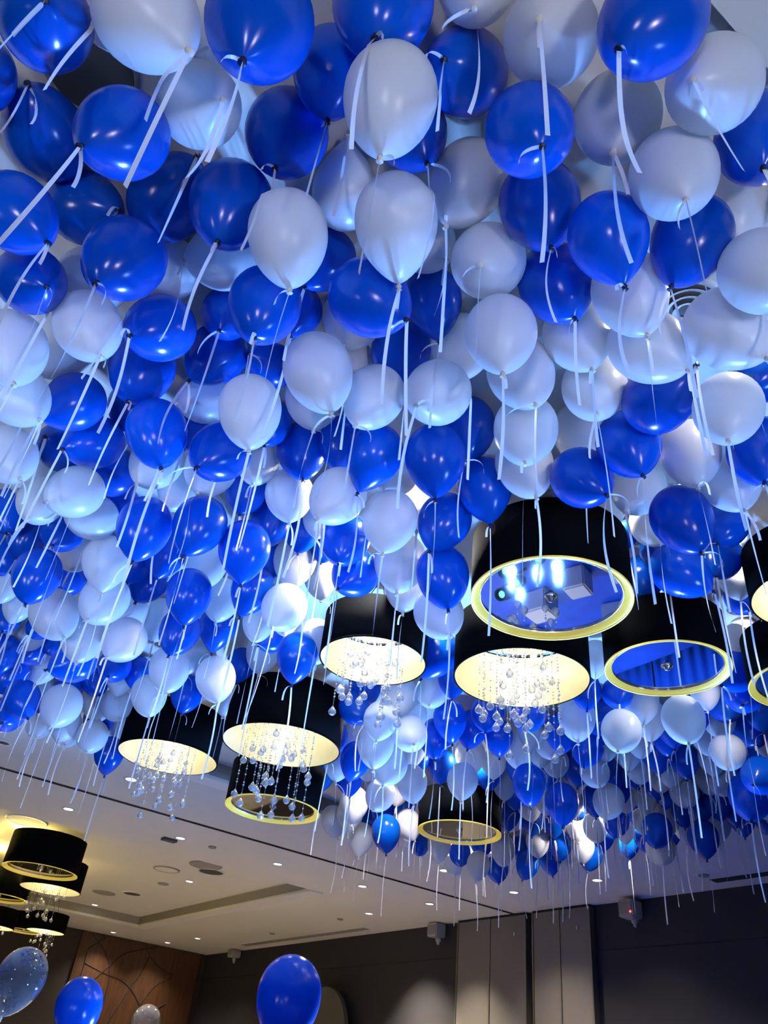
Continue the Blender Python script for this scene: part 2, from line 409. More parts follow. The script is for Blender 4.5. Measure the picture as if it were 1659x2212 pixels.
def disc_fitting(name, px, py, z, rad, mat, label, cat, rings=0, ring_mat='white_trim'):
    p = at_z(px, py, z) if z < 4.05 or py < 1200 else at_z(px, py, 4.03)
    r = root(name, (p.x, p.y, z), label, cat)
    bm = bmesh.new(); lathe(bm, [(0, -0.012), (rad * 0.93, -0.010)], 32); put('grille', mesh_of(bm, 'grille', mat), r)
    bm = bmesh.new(); lathe(bm, [(rad * 0.92, 0), (rad * 0.92, -0.016), (rad, -0.012), (rad * 1.02, 0)], 32); put('rim', mesh_of(bm, 'rim', ring_mat, True), r)
    for k in range(rings):
        rr = rad * (0.2 + 0.65 * k / max(1, rings - 1))
        bm = bmesh.new(); lathe(bm, [(rr, -0.012), (rr + 0.02, -0.03), (rr + 0.024, -0.03), (rr + 0.004, -0.012)], 32); put('ring_blade', mesh_of(bm, 'ring_blade', ring_mat, True), r)
    return r
disc_fitting('ceiling_speaker', 440, 1889, ZK, 0.24, 'grille_grey', 'large round grey ceiling speaker in the far coffer', 'speaker', ring_mat='grille_grey')
disc_fitting('ceiling_hatch', 452, 1902, ZK, 0.20, 'grille_dark', 'dark partly open round hatch next to the round speaker', 'hatch', ring_mat='ceiling_paint')
disc_fitting('ceiling_vent', 355, 1897, ZK, 0.20, 'ceiling_paint', 'pale round ceiling vent between speaker and chandelier', 'vent', ring_mat='grille_grey')
disc_fitting('ceiling_speaker', 220, 1945, ZK, 0.20, 'grille_grey', 'smaller round speaker in the far coffer beside the chandelier', 'speaker', ring_mat='grille_grey')
disc_fitting('ceiling_hatch', 281, 1947, ZK, 0.16, 'grille_dark', 'small dark hatch deep in the far coffer', 'hatch', ring_mat='ceiling_paint')
disc_fitting('smoke_detector', 348, 1927, ZK, 0.09, 'grille_grey', 'little grey detector on the far coffer ceiling', 'detector', ring_mat='grille_grey')
disc_fitting('ceiling_vent', 50, 1794, ZK, 0.27, 'ceiling_paint', 'round yellow-lit vent above the far chandelier', 'vent', ring_mat='white_trim')
disc_fitting('ceiling_speaker', 195, 145, ZK, 0.16, 'grille_dark', 'dark round speaker seen through the gap between top corner balloons', 'speaker', ring_mat='grille_grey')
disc_fitting('air_diffuser', 1480, 668, ZK, 0.15, 'grille_dark', 'round slatted air diffuser showing dark between white balloons', 'air diffuser', 4)
disc_fitting('air_diffuser', 1455, 1078, ZK, 0.13, 'grille_grey', 'round diffuser rim peeking out behind balloons over the mirrored drums', 'air diffuser', 2, 'chrome')
for px, py, rad, lab in ((459, 1829, 0.05, 'small pale detector on the ceiling below the black-mirrored drum'), (1520, 1890, 0.06, 'small dark ceiling sprinkler plate below the last blue balloon'),
                         (588, 2016, 0.05, 'small round sprinkler cover near the room corner'), (735, 1985, 0.05, 'faint round plate on the ceiling near the long wall')):
    disc_fitting('sprinkler_plate', px, py, ZC, rad, 'grille_grey', lab, 'sprinkler', ring_mat='grille_grey')
p = at_z(366, 1812, ZC)
r = root('ceiling_vent', (p.x, p.y, ZC), 'small dark square vent flap beside a lit downlight', 'vent')
put('flap', boxmesh('flap', -0.09, 0.09, -0.05, 0.05, -0.03, 0, 'grille_dark'), r)
def wall_box(px, py, label, led):
    p = at_x(px, py, 8.88)
    r = root('wall_speaker_box', (X1, p.y, p.z), label, 'speaker', 'grey boxes on the long wall')
    z0, z1 = -0.10, min(0.10, ZC - 0.015 - p.z)
    put('body', boxmesh('body', -0.25, -0.04, -0.11, 0.11, z0, z1, 'box_grey', 0.015), r)
    put('grille', boxmesh('grille', -0.256, -0.249, -0.09, 0.09, z0 + 0.03, z1 - 0.03, 'grille_grey'), r)
    put('bracket', boxmesh('bracket', -0.05, -0.002, -0.05, 0.05, -0.05, 0.05, 'dark_metal'), r)
    bm = bmesh.new(); lathe(bm, [(0.015, 0.0), (0.04, -0.02), (0.045, -0.05), (0.02, -0.08), (0.024, -0.095), (0, -0.115)], 16)
    put('sensor', mesh_of(bm, 'sensor', 'box_grey', True), r, (-0.15, -0.06, z0))
    if led:
        bm = bmesh.new(); lathe(bm, [(0, 0.012), (0.012, 0.006), (0.012, -0.006), (0, -0.012)], 10)
        put('indicator', mesh_of(bm, 'indicator', 'red_led'), r, (-0.258, -0.085, z0 + 0.05))
wall_box(1353, 1962, 'grey wall box with a red light over the blank dark wall', True)
wall_box(935, 2008, 'grey wall box with hanging sensor beside the folding panels', False)
wall_box(500, 2056, 'small grey wall box next to the far room corner', False)

# ---------------------------------------------------------------- drum pendants
def strand_variants(D):
    out = []
    for k in range(7):
        rr = random.Random(k + int(D * 1000))
        L = D * (0.38 + 0.085 * k)
        bm = bmesh.new()
        tube(bm, [(0, 0, 0), (0, 0, -L)], 0.0011, 4)
        z = -0.03
        while z > -L + 0.02:
            for q in range(rr.choice((1, 2, 2, 3))):
                if z < -L + 0.02: break
                s = rr.choice((0.0055, 0.0065, 0.008))
                bmesh.ops.create_icosphere(bm, subdivisions=1, radius=s, matrix=Matrix.Translation((0, 0, z)))
                z -= 0.019
            z -= rr.uniform(0.015, 0.05)
        out.append((L, mesh_of(bm, 'crystal_strand', 'crystal_glass', True)))
    return out
bm = bmesh.new()
lathe(bm, [(0, 0.026), (0.004, 0.022), (0.0105, 0.012), (0.0165, 0.004), (0.0185, -0.004), (0.015, -0.014), (0.008, -0.020), (0, -0.0215)], 14)
BALL = mesh_of(bm, 'crystal_ball', 'crystal_glass', True)
DRUM_CACHE = {}
DRUM_AT = []
def drum(cx, cy, z, D, mirror, label, n_strand=36, group='black drum pendant lamps', power=None, ceil=ZK, mirror_mat='mirror_glass'):
    r = root('drum_pendant', (cx, cy, z), label, 'pendant lamp', group)
    R, H = D / 2, 0.44 * D
    DRUM_AT.append((cx, cy, z, D, H))
    key = (D, mirror, mirror_mat)
    if key not in DRUM_CACHE:
        P = {}
        bm = bmesh.new(); lathe(bm, [(R, 0.004), (R, H), (R - 0.006, H), (R - 0.006, 0.004)], 72, True)
        P['shade'] = mesh_of(bm, 'shade', 'black_fabric', True)
        bm = bmesh.new(); lathe(bm, [(R + 0.0015, 0.0), (R + 0.0015, 0.008), (R - 0.007, 0.008), (R - 0.007, 0.0)], 72, True)
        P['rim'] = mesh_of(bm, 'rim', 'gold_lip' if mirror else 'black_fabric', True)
        if mirror:
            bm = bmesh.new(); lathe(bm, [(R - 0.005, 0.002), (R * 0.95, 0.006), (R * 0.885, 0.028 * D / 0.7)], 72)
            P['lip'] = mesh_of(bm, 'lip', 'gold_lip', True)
            bm = bmesh.new(); lathe(bm, [(0, 0.028 * D / 0.7), (R * 0.886, 0.028 * D / 0.7)], 72)
            P['mirror_disc'] = mesh_of(bm, 'mirror_disc', mirror_mat)
            bm = bmesh.new(); lathe(bm, [(R * 0.886, 0.027 * D / 0.7), (R * 0.886, 0.020 * D / 0.7), (R * 0.875, 0.020 * D / 0.7), (R * 0.875, 0.027 * D / 0.7)], 72, True)
            P['mirror_edge'] = mesh_of(bm, 'mirror_edge', 'chrome', True)
            bm = bmesh.new(); lathe(bm, [(0.030, 0.028 * D / 0.7), (0.030, 0.020 * D / 0.7), (0.016, 0.014 * D / 0.7), (0.013, 0.002), (0, -0.002)], 20)
            P['finial'] = mesh_of(bm, 'finial', 'chrome', True)
        else:
            bm = bmesh.new(); lathe(bm, [(R - 0.0075, 0.002), (R - 0.0075, H - 0.01)], 72)
            P['liner'] = mesh_of(bm, 'liner', 'gold_liner', True)
            bm = bmesh.new(); lathe(bm, [(0, H * 0.93), (R * 0.80, H * 0.93), (R * 0.80, H * 0.97), (0, H * 0.97)], 48)
            P['strand_plate'] = mesh_of(bm, 'strand_plate', 'chrome', False)
            bm = bmesh.new(); lathe(bm, [(0, 0.03), (0.018, 0.02), (0.02, 0), (0.012, -0.02), (0, -0.03)], 12)
            P['bulb'] = mesh_of(bm, 'bulb', 'lamp_bulb', True)
            P['strands'] = strand_variants(D)
        bm = bmesh.new()
        lathe(bm, [(0.03, H * 0.95), (0.03, H * 0.99), (0.0, H * 0.99)], 16)
        for a in range(3):
            th = a * 2 * PI / 3 + 0.4
            tube(bm, [(0, 0, H * 0.97), ((R - 0.004) * math.cos(th), (R - 0.004) * math.sin(th), H * 0.97)], 0.005, 6)
        P['spider'] = mesh_of(bm, 'spider', 'dark_metal')
        DRUM_CACHE[key] = P
    P = DRUM_CACHE[key]
    sh = put('shade', P['shade'], r)
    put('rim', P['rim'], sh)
    put('spider', P['spider'], r)
    for a in range(3):
        th = a * 2 * PI / 3 + 0.4
        bm = bmesh.new(); tube(bm, [(R * 0.5 * math.cos(th), R * 0.5 * math.sin(th), H * 0.97), (0.02 * math.cos(th), 0.02 * math.sin(th), ceil - z - 0.03)], 0.003, 5)
        put('cable', mesh_of(bm, 'cable', 'dark_metal'), r)
    bm = bmesh.new(); lathe(bm, [(0, ceil - z - 0.035), (0.05, ceil - z - 0.035), (0.055, ceil - z - 0.025), (0.055, ceil - z - 0.001), (0, ceil - z - 0.001)], 24)
    put('canopy', mesh_of(bm, 'canopy', 'grille_grey'), r)
    if mirror:
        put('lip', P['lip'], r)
        md = put('mirror_disc', P['mirror_disc'], r); put('mirror_edge', P['mirror_edge'], md); put('finial', P['finial'], md)
    else:
        put('liner', P['liner'], r); pl = put('strand_plate', P['strand_plate'], r)
        for a in range(3):
            th = a * 2 * PI / 3 + 0.5
            put('bulb', P['bulb'], r, (R * 0.72 * math.cos(th), R * 0.72 * math.sin(th), H * 0.80))
        lamp('drum_glow', 'POINT', (cx, cy, z + H * 0.70), power or 4.2, (1.0, 0.90, 0.62), None, 0.08)
        rr = random.Random(int(cx * 1000))
        for i in range(n_strand):
            rad = R * 0.62 * math.sqrt((i + 0.5) / n_strand); th = i * 2.39996 + rr.uniform(-0.3, 0.3)
            k = rr.randrange(7); L, me = P['strands'][k]
            s = tag(put('crystal_strand', me, r, (rad * math.cos(th), rad * math.sin(th), H * 0.925)), kind='stuff')
            put('crystal_ball', BALL, s, (0, 0, -L - 0.024), None, 1.2 if D < 0.8 else 1.35)
    return r
DRUMS = [  # px, py, width px, diameter, mirrored, label
    (1190, 1300, 345, 0.75, True, 'big black drum pendant with a blue-reflecting mirror disc and gold lip', 'mirror_glass'),
    (1126, 1468, 292, 0.75, False, 'black drum pendant with crystal strands, tucked under the big mirrored drum', None),
    (1442, 1448, 263, 0.64, True, 'smaller black drum pendant with blue mirror disc, beside the big mirrored one', 'mirror_glass'),
    (805, 1430, 232, 0.62, False, 'black drum pendant with crystal strands below the white glow, highest of the crystal drums', None),
    (607, 1612, 256, 0.85, False, 'black crystal drum pendant hanging over the black-mirrored drum', None),
    (362, 1637, 215, 0.78, False, 'tilted-looking black crystal drum pendant closest to the bare ceiling', None),
    (588, 1750, 205, 0.82, True, 'black drum pendant with dark mirror disc and gold lip below a crystal drum', 'darkened_mirror'),
    (992, 1800, 180, 0.75, True, 'black drum pendant with brown-reflecting mirror disc beside the last balloons', 'darkened_mirror'),
    (1772, 1290, 280, 0.62, False, 'black crystal drum pendant cut by the photo edge, upper of two', None),
    (1760, 1480, 264, 0.66, True, 'black gold-lipped drum pendant cut by the photo edge, lower of two', 'darkened_mirror')]
for px, py, wpx, D, mir, lab, mm in DRUMS:
    c = at_depth(px, py, D * FPX / wpx)
    drum(c.x, c.y, c.z, D, mir, lab, mirror_mat=mm or 'mirror_glass')
FAR = [(86, 1883, 158, 11.9, True, 'black drum pendant with gold-lipped dark mirror, largest of the far chandelier', 'darkened_mirror'),
       (108, 1922, 128, 13.0, False, 'far black crystal drum pendant just behind the largest far drum', None),
       (98, 2013, 80, 15.6, False, 'far black crystal drum pendant lowest in front of the dark wall', None),
       (50, 2012, 78, 16.3, True, 'far black gold-lipped drum pendant behind the lowest crystal one', 'darkened_mirror'),
       (-14, 2003, 84, 15.2, False, 'far black crystal drum pendant at the photo edge, lower one', None),
       (-4, 1940, 120, 14.0, True, 'far black gold-lipped drum pendant at the photo edge, under the top one', 'darkened_mirror'),
       (-95, 1925, 130, 13.2, True, 'far black gold-lipped drum pendant mostly outside the photo edge', 'darkened_mirror')]
for px, py, wpx, fy, mir, lab, mm in FAR:
    c = at_y(px, py, fy)
    drum(c.x, c.y, c.z, round(wpx * -(CR.transposed() @ (c - CAM)).z / FPX, 3), mir, lab, 18, 'far hall drum pendant lamps', 4.2 * 1.5, ZK, mm or 'mirror_glass')
# warm up-light from the open tops of the far chandelier
for px, py in ((60, 1800), (-60, 1790), (0, 1840), (90, 1860)):
    c = at_z(px, py, 4.10)
    lamp('chandelier_uplight', 'POINT', (c.x, max(c.y, 11.2), 3.99), 22, (1.0, 0.76, 0.20), None, 0.06)

# ---------------------------------------------------------------- balloons
def balloon_profile(neck):
    prof = []
    N = 26
    for i in range(N + 1):
        t = i / N
        if t <= 0.5:
            a = t / 0.5 * PI / 2
            prof.append((0.5 * math.sin(a), 0.54 * math.cos(a)))
        else:
            u = (t - 0.5) / 0.5
            s = 0.35 * (1 - math.cos(u * PI / 2)) + 0.65 * math.sin(u * PI / 2)
            rr = 0.5 * max(0.0, 1 - s ** 1.95) ** (0.66 + neck) + 0.024 * s
            prof.append((max(rr, 0.022), -0.75 * s))
    return prof
SKIN = {}
for colr in 'bw':
    for k, nk in enumerate((0.04, 0.14, 0.24)):
        bm = bmesh.new(); lathe(bm, balloon_profile(nk), 36)
        bmesh.ops.recalc_face_normals(bm, faces=bm.faces[:])
        SKIN[colr, k] = mesh_of(bm, 'skin', 'blue_latex' if colr == 'b' else 'white_latex', True)
    bm = bmesh.new()
    lathe(bm, [(0.018, 0.03), (0.021, 0.01), (0.034, -0.002), (0.038, -0.02), (0.026, -0.034), (0.020, -0.040), (0.042, -0.060), (0.038, -0.066), (0, -0.056)], 12)
    SKIN[colr, 'knot'] = mesh_of(bm, 'knot', 'blue_knot_rubber' if colr == 'b' else 'white_knot_rubber', True)
def ribbon_strip(bm, start, path, width, a0, twist, first=None):
    """flat strip along path; returns its first pair of vertices"""
    prev = first
    n = len(path)
    for i, p in enumerate(path):
        if i == 0 and first: continue
        t = (path[min(i + 1, n - 1)] - path[max(i - 1, 0)]).normalized()
        a = a0 + twist * i / n
        h = Vector((math.cos(a), math.sin(a), 0)); h = (h - t * h.dot(t)).normalized() * width * 0.5
        cur = (bm.verts.new(p - h), bm.verts.new(p + h))
        if prev: bm.faces.new((prev[0], prev[1], cur[1], cur[0]))
        else: start = cur
        prev = cur
    return start
def ribbon_mesh(start, seed, obstacles, cyl, own):
    """ribbon hanging from a knot (local to start): long strand pushed clear of balloons and drums, and a short loose end"""
    rr = random.Random(seed)
    L = rr.uniform(0.33, 0.56); wd = 0.0102; N = 15
    a0 = rr.uniform(0, 2 * PI); sway = rr.uniform(0, 2 * PI); amp = rr.uniform(0.0, 0.035); curl = rr.uniform(-0.02, 0.02) * (2.5 if seed % 5 == 0 else 1)
    path = [Vector((0, 0, 0))]; p = Vector((0, 0, 0)); last = 0.0
    for i in range(1, N):
        t = i / (N - 1)
        o = amp * math.sin(t * 2.6) + curl * t * t
        p = p + Vector((math.cos(sway) * (o - last), math.sin(sway) * (o - last), -L / (N - 1))); last = o
        stop = False
        for c, R in obstacles:
            d = start + p - c
            if d.length < R:
                d = Vector((d.x, d.y, d.z * 0.3))
                if d.length < 1e-4: d = Vector((1, 0, 0))
                p = c + d.normalized() * R - start
        for dx, dy, dz, dd, hh in cyl:
            q = start + p
            if dz - 0.02 < q.z < dz + hh + 0.01:
                h = math.hypot(q.x - dx, q.y - dy)
                if h < dd / 2 + 0.008:
                    if h < dd / 2 - 0.07: stop = True
                    else:
                        f = (dd / 2 + 0.012) / h
                        p = Vector((dx + (q.x - dx) * f, dy + (q.y - dy) * f, q.z)) - start
        if stop: break
        path.append(p.copy())
    bm = bmesh.new()
    if len(path) < 3: path = [Vector((0, 0, 0)), Vector((0.01, 0, -0.02)), Vector((0.02, 0.01, -0.045))]
    first = ribbon_strip(bm, None, path, wd, a0, rr.uniform(-1.5, 1.5))
    S = rr.uniform(0.04, 0.12); b0 = rr.uniform(0, 2 * PI); out = rr.uniform(0.2, 1.0)
    tail = [Vector((math.cos(b0) * S * out * math.sin(t / 7 * 1.7), math.sin(b0) * S * out * math.sin(t / 7 * 1.7), 0.008 * math.sin(t / 7 * PI) - S * (t / 7) ** 1.4)) for t in range(8)]
    ribbon_strip(bm, None, tail, wd, b0 + PI / 2, 0.5, first)
    return mesh_of(bm, 'ribbon', 'satin_ribbon', True)

